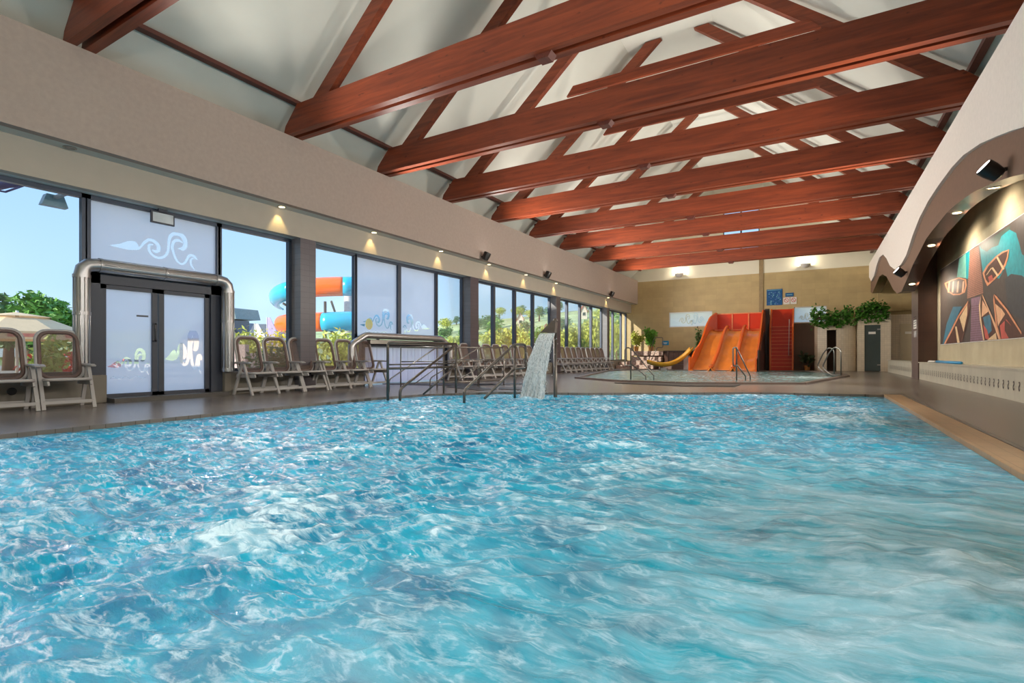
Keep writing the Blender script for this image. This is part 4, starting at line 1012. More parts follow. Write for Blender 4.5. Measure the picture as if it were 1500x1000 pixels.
# ------------------------------------------------------------------ WATER
jets=[(-2.11,1.3,.22,.055),(-2.28,1.66,.2,.045),(-2.75,1.95,.24,.045),(.39,8.9,.35,.07),(.15,7.3,.45,.07),(.46,2.32,.42,.06),(.0,2.75,.4,.03),(land.x,land.y,.3,.06),(-1.04,1.17,.3,.02),(-.9,2.4,.45,.02),(.7,3.3,.5,.03)]
def axis_nodes(segs):
    out=[segs[0][0]]
    for a,b,s0,s1 in segs:
        x=a
        while x<b-1e-6:
            f=(x-a)/(b-a); x+=s0+(s1-s0)*f; out.append(min(x,b))
    return np.array(sorted(set(round(v,5) for v in out)))
xs=axis_nodes([(-7.35,-2.2,.04,.016),(-2.2,.8,.013,.013),(.8,1.26,.016,.02)])
ys=axis_nodes([(YB+.5,-.2,.4,.06),(-.2,.3,.06,.014),(.3,2.6,.013,.013),(2.6,6,.014,.03),(6,12.7,.03,.045)])
Xg,Yg=np.meshgrid(xs,ys)
def inside(poly,X,Y):
    r_=np.zeros(X.shape,bool); n=len(poly)
    for i in range(n):
        x0,y0_=poly[i]; x1,y1_=poly[(i+1)%n]; c=((y0_>Y)!=(y1_>Y)); 
        with np.errstate(divide='ignore',invalid='ignore'): xi=(x1-x0)*(Y-y0_)/((y1_-y0_) if y1_!=y0_ else 1e-9)+x0
        r_^= c&(X<xi)
    return r_
def edge_dist(poly,X,Y):
    D=np.full(X.shape,1e9); n=len(poly)
    for i in range(n):
        ax,ay=poly[i]; bx,by=poly[(i+1)%n]; L2=(bx-ax)**2+(by-ay)**2; t=np.clip(((X-ax)*(bx-ax)+(Y-ay)*(by-ay))/L2,0,1)
        D=np.minimum(D,np.hypot(X-ax-t*(bx-ax),Y-ay-t*(by-ay)))
    return D
def water_height(X,Y,calm=1.0):
    # domain warp
    wx=X+.25*lattice_noise(X*.9,Y*.9,31); wy=Y+.25*lattice_noise(X*.9+7,Y*.9,32)
    ca,sa=math.cos(.5),math.sin(.5); U=wx*ca+wy*sa; Vv=-wx*sa+wy*ca
    rid=lambda n:(1-np.abs(n))**2
    sw=lattice_noise(wx*.55,wy*.8,1)*.030+lattice_noise(wx*1.3,wy*1.7,2)*.022
    rgt=1/(1+np.exp(-(X+.75+.0*Y)*2.2)); near=np.exp(-np.maximum(0,Y-3.5)/2.0)
    silk=rgt*near
    chop=(rid(lattice_noise(U*2.1,Vv*3.6,3))-.5)*.040+(rid(lattice_noise(U*4.6+3,Vv*7.2,4))-.5)*.022+lattice_noise(U*10,Vv*15,6)*.0050+lattice_noise(U*22,Vv*30,7)*.0020
    h=sw+chop*(1-.72*silk)
    return h,silk
hgt,silk=water_height(Xg,Yg)
boil=np.zeros_like(Xg); 
for jx,jy,jr,jh in jets:
    dd_=np.hypot(Xg-jx,Yg-jy); nn=lattice_noise((Xg-jx)*5,(Yg-jy)*5,int(abs(jx*100)))*.5+lattice_noise((Xg-jx)*12,(Yg-jy)*12,int(abs(jy*100)))*.3
    g=np.exp(-(dd_/jr)**2)*(1+nn*.8); hgt+=jh*g; boil=np.maximum(boil,g*min(1,jh/.05))
ed=edge_dist(pool,Xg,Yg); ins=inside(pool,Xg,Yg)
hgt=hgt*np.clip(ed/.5,.22,1)*np.where(ins,1,.1)
Zg=-.045+hgt-.0*ed
Zg=np.where(ed<.12,np.minimum(Zg,-.012),Zg)
crest=np.clip((hgt-.012)/.03,0,1)
keep=ins|(ed<.10)
def grid_object(name,X,Y,Z,keep,mat,attrs):
    ny,nx=X.shape; idx=-np.ones(X.shape,int); 
    fk=keep[:-1,:-1]&keep[1:,:-1]&keep[:-1,1:]&keep[1:,1:]
    used=np.zeros(X.shape,bool); used[:-1,:-1]|=fk; used[1:,:-1]|=fk; used[:-1,1:]|=fk; used[1:,1:]|=fk
    idx[used]=np.arange(used.sum()); co=np.stack([X[used],Y[used],Z[used]],1)
    j,i=np.nonzero(fk); quads=np.stack([idx[j,i],idx[j,i+1],idx[j+1,i+1],idx[j+1,i]],1)
    me=bpy.data.meshes.new(name); me.vertices.add(len(co)); me.vertices.foreach_set('co',co.ravel().astype(np.float32))
    me.loops.add(quads.size); me.loops.foreach_set('vertex_index',quads.ravel().astype(np.int32)); me.polygons.add(len(quads))
    me.polygons.foreach_set('loop_start',(np.arange(len(quads))*4).astype(np.int32))
    me.update(calc_edges=True); me.polygons.foreach_set('use_smooth',np.ones(len(quads),bool)); me.materials.append(mat)
    for k,a in attrs.items():
        at_=me.attributes.new(k,'FLOAT','POINT'); at_.data.foreach_set('value',a[used].astype(np.float32))
    o=bpy.data.objects.new(name,me); C.objects.link(o); return o
def water_mat(name,deep,mid,foamc,dense=1.0):
    t=NT(name)
    af=t.new('ShaderNodeAttribute'); af.attribute_name='crest'; ab=t.new('ShaderNodeAttribute'); ab.attribute_name='boil'; asl=t.new('ShaderNodeAttribute'); asl.attribute_name='silk'
    n1=t.noise(t.geo((1,1.6,1),(0,0,-.5)),2.2,5,.6,1.2)      # body colour patches
    body=t.ramp(n1,[(.30,deep),(.70,mid)])
    if dense==1.0:   # the aerated right side of the pool is a milkier teal than the deep blue left side
        body=t.mix(asl.outputs['Fac'],body,t.ramp(n1,[(.30,(.0,.18,.25,1)),(.70,(.0,.45,.58,1))]))
    # lacy foam on the chop: thin broken filaments plus patches on crests
    n2=t.noise(t.geo((1,1.8,1),(0,0,-.5)),9,6,.66,.5)
    n5=t.noise(t.geo((1,2.4,1),(0,0,-.5)),4.2,6,.6,.4)
    ridge=t.math('SUBTRACT',1,t.math('ABSOLUTE',t.math('SUBTRACT',t.math('MULTIPLY',n5,2),1)))
    fil=t.ramp(ridge,[(.90,(0,0,0)),(.995,(.75,.75,.75))])
    fil=t.math('MULTIPLY',fil,t.ramp(n2,[(.40,(.1,.1,.1)),(.62,(1,1,1))]))
    pat=t.ramp(t.math('ADD',n2,t.math('MULTIPLY',af.outputs['Fac'],.20)),[(.58,(0,0,0)),(.78,(.95,.95,.95))])
    lace=t.math('MAXIMUM',fil,pat)
    # long drawn out milky aeration streaks on the right
    n3=t.noise(t.geo((1.0,6.5,1),(0,0,.50)),1.6,7,.62,.55); n4=t.noise(t.geo((1,2.2,1),(0,0,.5)),.9,3,.5,.8)
    milk=t.ramp(t.math('ADD',t.math('MULTIPLY',n3,.62),t.math('MULTIPLY',n4,.42)),[(.40,(.02,.02,.02)),(.66,(.85,.85,.85))])
    sl=asl.outputs['Fac']
    fo=t.math('ADD',t.math('MULTIPLY',lace,t.math('SUBTRACT',1,t.math('MULTIPLY',sl,.8))),t.math('MULTIPLY',milk,t.math('MULTIPLY',sl,.8)),True)
    bo=t.ramp(t.math('ADD',t.math('MULTIPLY',ab.outputs['Fac'],.8),t.math('MULTIPLY',t.math('SUBTRACT',t.math('ADD',t.math('MULTIPLY',n2,.5),t.math('MULTIPLY',n3,.5)),.5),2.6)),[(.30,(0,0,0)),(1.0,(.85,.85,.85))])
    bo=t.math('MULTIPLY',bo,t.math('MULTIPLY',ab.outputs['Fac'],2.2,True))
    fo=t.math('MAXIMUM',fo,bo)
    col=t.mix(fo,body,foamc)
    rough=t.math('ADD',.045,t.math('MULTIPLY',fo,.30))
    b1=t.noise(t.geo((1,1.7,1),(0,0,-.5)),26,5,.65,.8)
    p=t.pbsdf(col,rough,0,b1,.5,.014,IOR=1.36)
    return t.done(p)
M['water']=water_mat('churning turquoise pool water',(.0,.13,.29,1),(.0,.44,.66,1),(.66,.88,.98,1))
o=grid_object('pool_water',Xg,Yg,Zg,keep,M['water'],{'crest':crest,'boil':boil,'silk':silk}); tag(o,'turquoise churning water filling the large foreground pool','water',None,'stuff')
x2=np.arange(-9,1.8,.05); y2=np.arange(14,30.2,.05); X2,Y2=np.meshgrid(x2,y2); h2,_=water_height(X2,Y2); ed2=edge_dist(sp,X2,Y2); in2=inside(sp,X2,Y2)
b2_=np.exp(-((X2+.1)**2+(Y2-20.5)**2)/1.6)+np.exp(-((X2+4.2)**2/3+(Y2-25.7)**2/.5))
Z2=.008+h2*.35*np.clip(ed2/.4,.2,1)+.03*b2_*lattice_noise(X2*4,Y2*4,77)
M['water2']=water_mat('shallow splash pool water',(.03,.09,.09,1),(.10,.22,.21,1),(.70,.78,.80,1))
o=grid_object('splash_pool_water',X2,Y2,Z2,in2|(ed2<.06),M['water2'],{'crest':h2*0,'boil':b2_*.8,'silk':h2*0}); tag(o,'shallow rippling water of the far splash pool before the slides','water',None,'stuff')
# ------------------------------------------------------------------ CHAIRS
def make_chair():
    t=thing('pool_chair','x','chair',(0,0,0))
    # back plane: from (x=-.16,z=.40) to (-.33,1.14)
    bx,bz=-.14,.40; tx,tz=-.34,1.14; dvec=Vector((tx-bx,0,tz-bz)); Lh=dvec.length; w_=dvec.normalized(); nrm=Vector((w_.z,0,-w_.x))
    cen=Vector((bx,0,bz))+dvec/2
    def mp(u,v,o=0):
        k=(v/Lh+.5); return cen+Vector((0,u*(1-.06*k),0))+w_*v+nrm*o
    out=rrect(.54,Lh,.15,6); MB().tube([mp(u,v) for u,v in out],.022,8,closed=True).build('back_frame',M['greypl'],t,True)
    inn=rrect(.47,Lh-.07,.13,6); MB().tube([mp(u,v,.008) for u,v in inn],.027,8,closed=True).build('back_border',M['brownpl'],t,True)
    MB().flat(rrect(.45,Lh-.09,.12,6),lambda u,v,o:mp(u,v,o),0).build('back_textile',M['textile'],t)
    o=MB(); so=rrect(.50,.50,.07,4); S=lambda u,v:Vector((.06+v,u,.415+.035*v))
    o.tube([S(u,v) for u,v in so],.022,8,closed=True); o.build('seat_frame',M['greypl'],t,True)
    MB().prism(rrect(.46,.46,.06,4),lambda u,v,q:(.06+v,u,.415+.035*v+q),-.008,.008).build('seat_textile',M['textile'],t)
    MB().prism([(-.28,.335),(-.26,.40),(.3,.40),(.33,.345),(.3,.335)],lambda x,z,y:(x,y,z),-.25,-.225).build('seat_rail',M['greypl'],t)
    MB().prism([(-.28,.335),(-.26,.40),(.3,.40),(.33,.345),(.3,.335)],lambda x,z,y:(x,y,z),.225,.25).build('seat_rail',M['greypl'],t)
    for s in(-1,1):
        y=s*.285
        MB().prism([(-.27,.62),(-.2,.645),(.2,.64),(.27,.62),(.26,.60),(0,.612),(-.26,.60)],lambda x,z,q:(x,q,z),y-.03,y+.03).build('armrest',M['greypl'],t,bevel=.008)
        MB().obox((.02,y,.61),(.30,y,0),.036,.045,(0,1,0)).build('leg',M['greypl'],t)
        MB().obox((-.02,y,.61),(-.29,y,0),.036,.045,(0,1,0)).build('leg',M['greypl'],t)
    MB().obox((.255,-.285,.10),(.255,.285,.10),.03,.045).build('stretcher',M['greypl'],t)
    MB().obox((-.245,-.285,.10),(-.245,.285,.10),.03,.045).build('stretcher',M['greypl'],t)
    return t
proto=make_chair(); ptree=tree_of(proto)
spots=[(2.58,'L'),(3.23,'L')]+[(y,'A') for y in(6.27,6.86,7.47,8.12,8.72,9.33)]+[(y,'B') for y in(13.1,13.72,14.36,15.0,15.64,16.26,16.9,17.5,18.1)]+[(20.6+.613*k,'C') for k in range(10)]
nth=['first','second','third','fourth','fifth','sixth','seventh','eighth','ninth','tenth']
cnt={}
grp={'L':'chairs left of the frosted doors','A':'row of chairs between the doors and the strip curtain','B':'row of chairs behind the handrails','C':'row of chairs beyond the water spout'}
for k,(y,g) in enumerate(spots):
    o=proto if k==0 else copy_tree(ptree)
    j=cnt.get(g,0); cnt[g]=j+1
    o.location=(-9.52,y,0); o.rotation_euler=(0,0,math.radians(R.uniform(-4,4))*(1 if g!='A' else .5)+(-.05 if g=='L' else 0)); o['group']=grp[g]
    if g=='L': lab=['grey resin pool chair with brown textile back, cut by the left picture edge','grey resin pool chair with brown textile back, right beside the air duct of the doors'][j]
    if g=='A': lab=('grey resin pool chair, %s from the door duct, in the row of six'%nth[j])
    if g=='B': lab=('grey resin pool chair, %s from the left in the row behind the handrails'%nth[j])
    if g=='C': lab=('grey resin pool chair, %s from the water spout in the far row'%nth[j])
    o['label']=lab
# ------------------------------------------------------------------ OUTSIDE
struct(MB().box(-60,-10.35,-40,90,-.25,-.12).build('ground',M['terrace']))
struct(MB().box(-400,-10.4,-60,400,-.6,-.3).build('ground_lawn',M['grass']))
struct(MB().box(-10.4,12,31.3,90,-.6,-.3).build('ground_lawn',M['grass']))
def tree(name,label,p,h,w,n,leaf,mat,seed,grp=None,blobs=7,trunk=.3):
    rg=random.Random(seed); t=thing(name,label,'tree',(p.x,p.y,-.3),grp)
    MB().tube([(p.x,p.y,-.3),(p.x+w*.03,p.y,h*.45),(p.x,p.y,h*.8)],[trunk,trunk*.7,trunk*.25],8).build('trunk',M['bark'],t,True)
    f=MB()
    for k in range(blobs):
        a=rg.random()*6.28; rr_=w*.33*rg.random()**.5; c=(p.x+rr_*math.cos(a)*1.2,p.y+rr_*math.sin(a)*1.2,h*(.42+.38*rg.random())); q=w*.26*rg.uniform(.8,1.2)
        f.leaves(c,(q,q,q*.95),n//blobs,leaf,0,rg,.1)
    f.build('crown',mat,t); return t
def hz(py,d): return H+(CY-py)/F*d
def gp(px,d): v=at(px,CY,d); return Vector((v.x,v.y,0))
tree('garden_tree','grey green garden tree behind the parasol at the far left',gp(12,30),hz(430,30),5.0,2600,.28,M['leafd'],1)
tree('garden_tree','round bright green garden tree between the parasol and the air duct',gp(76,28),hz(430,28),3.6,2800,.22,M['leaf'],2)
tree('garden_tree','dark garden tree between the two brighter ones behind the parasol',gp(45,33),hz(438,33),3.6,1600,.28,M['leafd'],3)
# parasol
p=gp(25,19); t=thing('parasol','large cream parasol with a faded red printed valance outside the left window','parasol',(p.x,p.y,-.12))
MB().tube([(p.x,p.y,-.12),(p.x,p.y,2.4)],.05,10).build('pole',M['whitepl'],t,True)
za=hz(457,19); ze=hz(487,19); ro=2.15; n=8
cp=MB(); ring=[(p.x+ro*math.cos(2*math.pi*i/n+.2),p.y+ro*math.sin(2*math.pi*i/n+.2),ze) for i in range(n)]; ring2=[(p.x+.9*math.cos(2*math.pi*i/n+.2),p.y+.9*math.sin(2*math.pi*i/n+.2),za-.22) for i in range(n)]
cp.add(ring+ring2,[(i,(i+1)%n,n+(i+1)%n,n+i) for i in range(n)]); r3=[(p.x+1.0*math.cos(2*math.pi*i/n+.2),p.y+1.0*math.sin(2*math.pi*i/n+.2),za-.17) for i in range(n)]
cp.add(r3+[(p.x,p.y,za)],[(i,(i+1)%n,n) for i in range(n)]); cp.build('canopy',M['cloth'],t)
vl=MB(); rv2=[(x,y,z-.28) for x,y,z in ring]; vl.add(ring+rv2,[(i,(i+1)%n,n+(i+1)%n,n+i) for i in range(n)]); vl.build('valance',M['cloth'],t)
vr=MB()
for i in range(n):
    a=Vector(ring[i]);b=Vector(ring[(i+1)%n]); o_=((a+b)/2-Vector((p.x,p.y,ze))).normalized()*.01; q0=a.lerp(b,.25)+o_; q1=a.lerp(b,.75)+o_
    vr.add([q0+Vector((0,0,-.08)),q1+Vector((0,0,-.08)),q1+Vector((0,0,-.2)),q0+Vector((0,0,-.2))],[(0,1,2,3)])
vr.build('valance_print',M['clothred'],t)
def bush(name,label,p,h,w,n,leaf,mat,seed,cat='bush'):
    f=MB(); rg=random.Random(seed)
    for k in range(5): f.leaves((p.x+rg.uniform(-.4,.4)*w,p.y+rg.uniform(-.4,.4)*w,h*.5+rg.uniform(-.1,.2)*h),(w*.45,w*.45,h*.42),n//5,leaf,0,rg,.05)
    for k in range(6): f.tube([(p.x,p.y,-.3),(p.x+rg.uniform(-.3,.3)*w,p.y+rg.uniform(-.3,.3)*w,h*.6)],.02,5)
    return tag(f.build(name,mat,loc=(p.x,p.y,-.3)),label,cat)
bush('flower_bush','low bush with orange red flowers behind the left chairs',gp(95,15),.9,1.8,700,.1,M['flower'],21)
bush('leafy_bush','green and yellow sunflower bush seen between the two left chairs',gp(66,13.5),1.25,.7,350,.12,M['leafy'],22)
bush('round_bush','bright yellow round bush behind the first chair of the middle row',gp(388,26),hz(486,26),1.9,900,.1,M['yellowbush'],23)
bush('leafy_bush','green leafy bush outside between the first two middle chairs',gp(396,16),.95,.9,500,.12,M['leafd'],24)
bush('leafy_bush','yellow green bush under the orange water slide',gp(494,23),hz(487,23),1.9,1200,.14,M['leafy'],25)
bush('leafy_bush','pale green shrub right of the air duct by the stone wall',gp(363,24),hz(481,24),1.4,500,.12,M['leafy'],26)
# low stone wall
a=gp(300,21); b=gp(362,21); c2=gp(440,24)
w=MB(); w.obox((a.x,a.y,.45),(b.x,b.y,.45),.3,1.5); w.obox((b.x,b.y,.3),(c2.x,c2.y,.3),.3,1.1)
tag(w.build('garden_wall',M['stonewall'],loc=(a.x,a.y,-.3)),'pinkish stone garden wall seen right of the door duct','wall')
# hall building behind with grey roof and a tower
def house(name,label,pa,pb,h,roofh,depth,wm,rm,gable=False,win=0):
    t=thing(name,label,'building',(pa.x,pa.y,-.3)); d_=(pb-pa); d_.z=0; L_=d_.length; d_.normalize(); n_=Vector((d_.y,-d_.x,0))
    if n_.dot(-pa)>0: n_=-n_
    P=lambda u,v,z:tuple(pa+d_*u+n_*v+Vector((0,0,z)))
    mb=MB(); vs=[P(u,v,z) for u in(0,L_) for v in(0,depth) for z in(-.3,h)]; mb.add(vs,[(0,1,3,2),(4,6,7,5),(0,4,5,1),(2,3,7,6),(0,2,6,4),(1,5,7,3)])
    rf=MB()
    if gable:
        mb.add([P(0,0,h),P(L_,0,h),P(L_/2,0,h+roofh),P(0,depth,h),P(L_,depth,h),P(L_/2,depth,h+roofh)],[(0,1,2),(3,5,4)])
        rf.add([P(-.3,-.3,h-.2),P(L_/2,-.3,h+roofh+.1),P(L_/2,depth,h+roofh+.1),P(-.3,depth,h-.2),P(L_+.3,-.3,h-.2),P(L_+.3,depth,h-.2)],[(0,1,2,3),(1,4,5,2)])
    else:
        rf.add([P(-.3,-.3,h),P(L_+.3,-.3,h),P(L_-roofh*.3,depth/2,h+roofh),P(roofh*.3,depth/2,h+roofh),P(-.3,depth,h),P(L_+.3,depth,h)],[(0,1,2,3),(4,3,2,5),(0,3,4),(1,5,2)])
    mb.build('wall',wm,t); o=rf.build('roof',rm,t); sd=o.modifiers.new('t','SOLIDIFY'); sd.thickness=.12
    for k in range(win):
        u=L_*(k+.6)/(win+.2); wq=MB(); wq.obox(P(u-.4,-.04,h*.62),P(u+.4,-.04,h*.62),.08,.9); wq.build('window',M['darkdoor'],t)
    return t
house('long_building','long low building with a grey roof behind the middle chairs',gp(352,62),gp(428,70),hz(500,64),2.6,10,M['roof'],M['roof'])
house('gabled_house','pale gabled house left of the first tiled column',gp(409,48),gp(424,50),hz(494,48),hz(475,48)-hz(494,48),3,M['house'],M['roof'],True,2)
house('gabled_house','dark roofed house with a blue grey slope right of the air duct',gp(318,46),gp(352,50),hz(492,46),hz(472,46)-hz(492,46),3,M['house'],pm('slate blue roof',(84,92,120),.5),True,1)
t=thing('tower','grey green roof block standing above the dark roofed house','tower',(*gp(344,60)[:2],-.3)); pt=gp(344,60)
MB().box(pt.x-1.2,pt.x+1.2,pt.y-1,pt.y+1,-.3,hz(470,60)).build('shaft',M['roof'],t)
o=MB(); o.prism([(-2.0,hz(470,60)),(1.6,hz(468,60)),(1.3,hz(453,60)),(-1.6,hz(449,60))],lambda u,v,q:(pt.x+u*c_,pt.y+u*s_+q,v),-1.5,1.5); o.build('cap',pm('grey green sheet',(120,138,140),.5),t)
for k,(px,py,d_,m_,lab) in enumerate(((373,473,30,'whitepl','white banner pole outside, left of the yellow bush'),(391,464,32,'flag','lilac feather flag outside, right of the white banner pole'))):
    q=gp(px,d_); t=thing('feather_flag',lab,'flag',(q.x,q.y,-.3)); MB().tube([(q.x,q.y,-.3),(q.x,q.y,hz(py,d_))],.03,6).build('pole',M['whitepl'],t)
    MB().prism([(.03,.6),(.55,.7),(.62,hz(py,d_)*.7),(.2,hz(py,d_)-.03),(.03,hz(py,d_)-.05)],lambda u,v,w2:(q.x+u*c_,q.y+u*s_+w2,v),-.01,.01).build('banner',M[m_],t)
# outdoor spiral water slide
d0=30.0
t=thing('spiral_water_slide','blue and orange spiral tube slide outside the window left of the frosted panes','water slide',(*gp(510,d0)[:2],-.3)); pc=gp(504,d0)
pk=gp(510,d0-1.2); MB().tube([(pk.x,pk.y,-.3),(pk.x,pk.y,hz(416,d0-1.2))],.22,16).build('tower_column',M['concrete'],t,True)
def seg(a0,a1,z0,z1,rad,nm,mat):
    mb=MB(); vs=[];fs=[]; N=20; K=12; 
    for i in range(N+1):
        f=i/N; a=math.radians(a0+(a1-a0)*f); z=z0+(z1-z0)*f; c=Vector((pc.x+rad*math.cos(a),pc.y+rad*math.sin(a),z)); rd=Vector((math.cos(a),math.sin(a),0))
        for k in range(K+1):
            b=math.pi*1.15*k/K-math.pi*.575; # open towards the centre/up
            vs.append(c+rd*math.cos(b)*.4+Vector((0,0,math.sin(b)*.46)))
    for i in range(N):
        for k in range(K): fs.append((i*(K+1)+k,i*(K+1)+k+1,(i+1)*(K+1)+k+1,(i+1)*(K+1)+k))
    mb.add(vs,fs); o=mb.build(nm,mat,t,True); s_m=o.modifiers.new('t','SOLIDIFY'); s_m.thickness=.06
    rim=MB()
    for k in(0,K): rim.tube([vs[i*(K+1)+k] for i in range(N+1)],.05,6)
    rim.build('rim',mat,o,True)
zc1=hz(430.5,d0); zc2=hz(477,d0); rad=3.55
cam_a=math.degrees(math.atan2(-pc.y,-pc.x)) # direction towards the camera
seg(cam_a-105,cam_a-45,hz(442,d0),zc1-.12,rad,'blue_section',M['slideblue']); seg(cam_a-45,cam_a-1,zc1-.12,zc1,rad,'orange_section',M['slideor']); seg(cam_a-1,cam_a+85,zc1,zc1+.3,rad,'blue_section',M['slideblue'])
seg(cam_a-62,cam_a-17,zc2-.05,zc2,rad,'orange_section',M['slideor']); seg(cam_a-17,cam_a+85,zc2,zc2+.3,rad,'blue_section',M['slideblue'])
sup=MB()
for a_,zz in((-60,zc1-.8),(-10,zc1-.8),(30,zc2-.8)):
    a=math.radians(cam_a+a_); e=(pc.x+rad*math.cos(a),pc.y+rad*math.sin(a),zz); sup.tube([(pc.x,pc.y,zz-1.8),e],.06,6); 
a=math.radians(cam_a-15); e=(pc.x+rad*math.cos(a),pc.y+rad*math.sin(a),0); sup.tube([(e[0],e[1],-.3),(e[0],e[1],zc1-.8)],.07,8)
sup.build('strut',M['dsteel'],t,True)
# hedge / trees beyond the glass on the right, hill with houses
def hill():
    xs_=np.arange(-330,-12,6.0); ys_=np.arange(40,330,6.0); X,Y=np.meshgrid(xs_,ys_)
    dd=-X*s_+Y*c_; uu=X*c_+Y*s_
    rise=np.clip((dd-70)/110,0,1); Z=-.4+rise**1.3*(13+6*np.clip((uu+10)/60,-.6,1))+lattice_noise(X*.02,Y*.02,9)*4*rise
    o=grid_object('hill',X,Y,Z,np.ones(X.shape,bool),pm('hazy hillside meadow',(190,200,140),.9,0,var=.35,scale=.12),{}); return struct(o),(lambda x,y:None)
hill()
def hillz(x,y):
    X=np.array([x]);Y=np.array([y]); dd=-X*s_+Y*c_; uu=X*c_+Y*s_; rise=np.clip((dd-70)/110,0,1); return float((-.4+rise**1.3*(13+6*np.clip((uu+10)/60,-.6,1))+lattice_noise(X*.02,Y*.02,9)*4*rise)[0])
rg=random.Random(40)
protos=[]
for k in range(4):
    q=Vector((0,0,0)); f=MB(); rr2=random.Random(60+k)
    f.tube([(0,0,0),(0,0,.5)],[.05,.03],6,1)
    for j in range(6): f.leaves((rr2.uniform(-.18,.18),rr2.uniform(-.18,.18),.35+.45*rr2.random()),(.22,.22,.26),150,.05,0,rr2,.05)
    me=f.build('hill_tree',[M[['leafd','leaf','leafy','leafd'][k]],M['bark']]); protos.append(me)
first=[True]*4; used=[gp(796,110),gp(851,150),gp(758,150)]
for i in range(260):
    px=rg.uniform(640,925); d_=rg.choice([rg.uniform(44,60),rg.uniform(80,130),rg.uniform(140,185)]); q=gp(px,d_); z=hillz(q.x,q.y); k=rg.randrange(4)
    if q.y<40 or any((q-e_).length<(4.2 if d_<70 else 7.5) for e_ in used): continue
    used.append(q)
    o=protos[k] if first[k] else protos[k].copy()
    if not first[k]: C.objects.link(o)
    first[k]=False; hgt_=rg.uniform(3.2,5.0) if d_<70 else rg.uniform(5,9)
    o.location=(q.x,q.y,z-.2); sc=hgt_/1.0; o.scale=(sc*.8,sc*.8,sc*.6); o.rotation_euler=(0,0,rg.random()*6)
    band='near' if d_<70 else ('mid' if d_<135 else 'far')
    tag(o,{'near':'leafy tree standing at the foot of the hillside','mid':'broad tree halfway up the hazy hillside','far':'distant tree along the ridge of the hillside'}[band],'tree','trees on the hillside, '+band)
for i in range(30):
    px=720+i*6.3+rg.uniform(-1,1); d_=rg.uniform(30,36) if px<880 else rg.uniform(38,48); q=gp(px,d_); k=rg.choice([1,2,2]); o=protos[k].copy(); C.objects.link(o); h_=hz(rg.uniform(466,486) if px<860 else rg.uniform(458,474),d_)
    o.location=(q.x,q.y,-.4); o.scale=(1.7,1.7,h_*1.05); o.rotation_euler=(0,0,rg.random()*6); tag(o,'slim yellow green conifer in the garden hedge row','tree','hedge of slim conifers beyond the far windows')
for k,(px,py,d_) in enumerate(((796,465,110),(851,456,150),(758,470,150))):
    q=gp(px,d_); z=hillz(q.x,q.y); q2=gp(px+9,d_); q.z=z; q2.z=z; t=house('hill_house',['white house with a pink roof on the hill left of the spout column','small white house high on the hill right of the spout','small white house far up the hill between two mullions'][k],q,q2,2.2,1.8,5,M['house'],M['roofred'],True,1)
# added block, out of view, that keeps the sun off the near windows
t=thing('sun_blocker','unseen pale block added to keep the sun off the near glass wall','building',(-14,-6,-.3))
MB().box(-20.5,-10.5,-13,-1.2,-.3,10.4).build('wall',M['house'],t); MB().box(-20.8,-10.45,-13.3,-1.0,10.4,10.7).build('roof',M['roof'],t)
# branch at top left
mb=MB(); b0=at(-70,284,13.0); b1_=at(36,269,13.0); mb.tube([b0,at(-20,276,13),at(10,270,13),b1_],[.14,.11,.1,.07],8); mb.tube([at(-20,276,13),at(8,281,12.8),at(34,272,13)],.025,6); mb.tube([at(10,270,13),at(14,262,13)],.02,5)
bt=thing('garden_tree','bare purple branch reaching in at the top left window corner','tree',(b0.x,b0.y,-.3)); mb.build('branch',pm('dark purple bark',(92,80,110),.7),bt,True)
MB().tube([(b0.x-.3,b0.y-.6,-.3),(b0.x-.1,b0.y-.3,3),(b0.x,b0.y,b0.z)],[.28,.22,.14],8).build('trunk',M['bark'],bt,True)
# ------------------------------------------------------------------ LIGHT
w=bpy.data.worlds.new('sky'); bpy.context.scene.world=w; w.use_nodes=True; nt=w.node_tree; nt.nodes.clear()
tc=nt.nodes.new('ShaderNodeTexCoord'); sx=nt.nodes.new('ShaderNodeSeparateXYZ'); cr=nt.nodes.new('ShaderNodeValToRGB'); bg=nt.nodes.new('ShaderNodeBackground'); ow=nt.nodes.new('ShaderNodeOutputWorld')
nt.links.new(tc.outputs['Generated'],sx.inputs[0]); nt.links.new(sx.outputs[2],cr.inputs[0]); nt.links.new(cr.outputs[0],bg.inputs[0]); nt.links.new(bg.outputs[0],ow.inputs[0])
e=cr.color_ramp.elements; e[0].position=0.0; e[0].color=(.52,.64,.70,1); e[1].position=1.0; e[1].color=(.34,.54,.90,1)
x=e.new(.10); x.color=(.37,.54,.70,1); x=e.new(.32); x.color=(.27,.44,.70,1)
bg.inputs[1].default_value=SKY=1.75
def light(kind,name,loc,energy,col=(1,1,1),d=None,**k):
    l=bpy.data.lights.new(name,kind); l.energy=energy; l.color=col
    for a,b in k.items(): setattr(l,a,b)
    o=bpy.data.objects.new(name,l); C.objects.link(o); o.location=loc
    if d is not None: o.rotation_euler=Vector(d).to_track_quat('-Z','Y').to_euler()
    return o
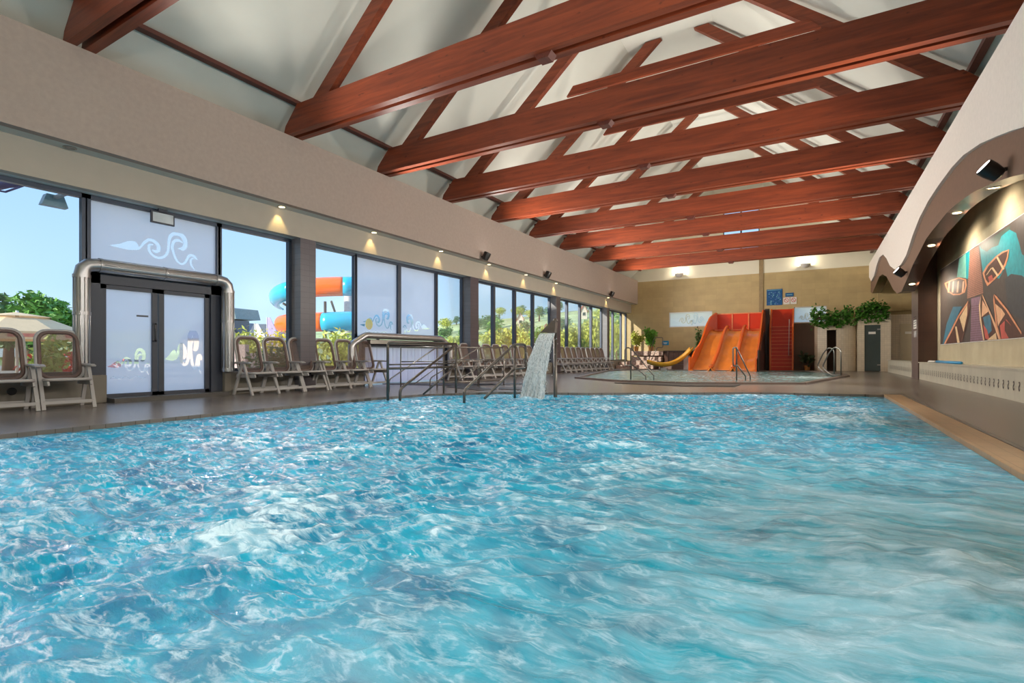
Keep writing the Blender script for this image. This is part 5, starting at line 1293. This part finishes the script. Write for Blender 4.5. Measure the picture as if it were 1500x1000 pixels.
light('SUN','sunlight',(-30,-10,20),8.0,(1,.90,.76),(.38,.87,-.32),angle=.009)
WARM=(1,.94,.86)
def both(p,sg):  # serves the visible projectors and the added fill positions alike
    light('SPOT','projector_or_fill_uplight',p,UPL,WARM,(.85*sg,.05,1),spot_size=1.55,spot_blend=.9,shadow_soft_size=.12)
    light('SPOT','projector_or_fill_poolbeam',p,DNL,(.93,.97,1),(.9*sg,-.1,-1.2),spot_size=1.3,spot_blend=.9,shadow_soft_size=.25)
    light('SPOT','projector_or_fill_flood',p+Vector((.1*sg,0,0)),FLD*(.42 if p.y<11 else 1),WARM,(1*sg,.15,-.02),spot_size=2.6,spot_blend=1,shadow_soft_size=.15)
UPL=330; DNL=360; FLD=1250
for q in PR:
    if q[0]=='arch':
        _,p0,nn=q; light('SPOT','arch_lamp',p0+nn*.03,120,(1,.84,.66),(1.2,nn.y*.2,-.5),spot_size=2.6,spot_blend=.8,shadow_soft_size=.05)
    else: both(q[0],1 if q[0].x<-4 else -1)
# added fill lights without housings along both fascias, to brighten the hall
for y in(-4.5,.5,5.2,9.6,22.1): both(Vector((-8.98,y,4.0)),1)
for y in(-4.5,.5,5.2,14.6): both(Vector((2.0,y,3.5)),-1)
for i,y in enumerate(dl[1:]): light('SPOT','downlight_beam',(-9.575,y,3.83),26,(1,.72,.28),(-.18,0,-1),spot_size=1.15,spot_blend=.6,shadow_soft_size=.03)
for x in(-6.8,-.43): light('POINT','wall_lamp_glow',(x,YF-.24,5.62),45,(1,.88,.7),shadow_soft_size=.08)
# ------------------------------------------------------------------ CAMERA
cam=bpy.data.cameras.new('camera'); co=bpy.data.objects.new('camera',cam); C.objects.link(co)
cam.sensor_width=36; cam.lens=F/1500*36; cam.shift_y=(CY-500)/1500; cam.clip_start=.05; cam.clip_end=1500
co.location=(0,0,H); co.rotation_euler=(math.pi/2,0,TH)
bpy.context.scene.camera=co
vs_=bpy.context.scene.view_settings; vs_.view_transform='Standard'; vs_.look='None'; vs_.exposure=0; vs_.gamma=1; vs_.use_curve_mapping=False
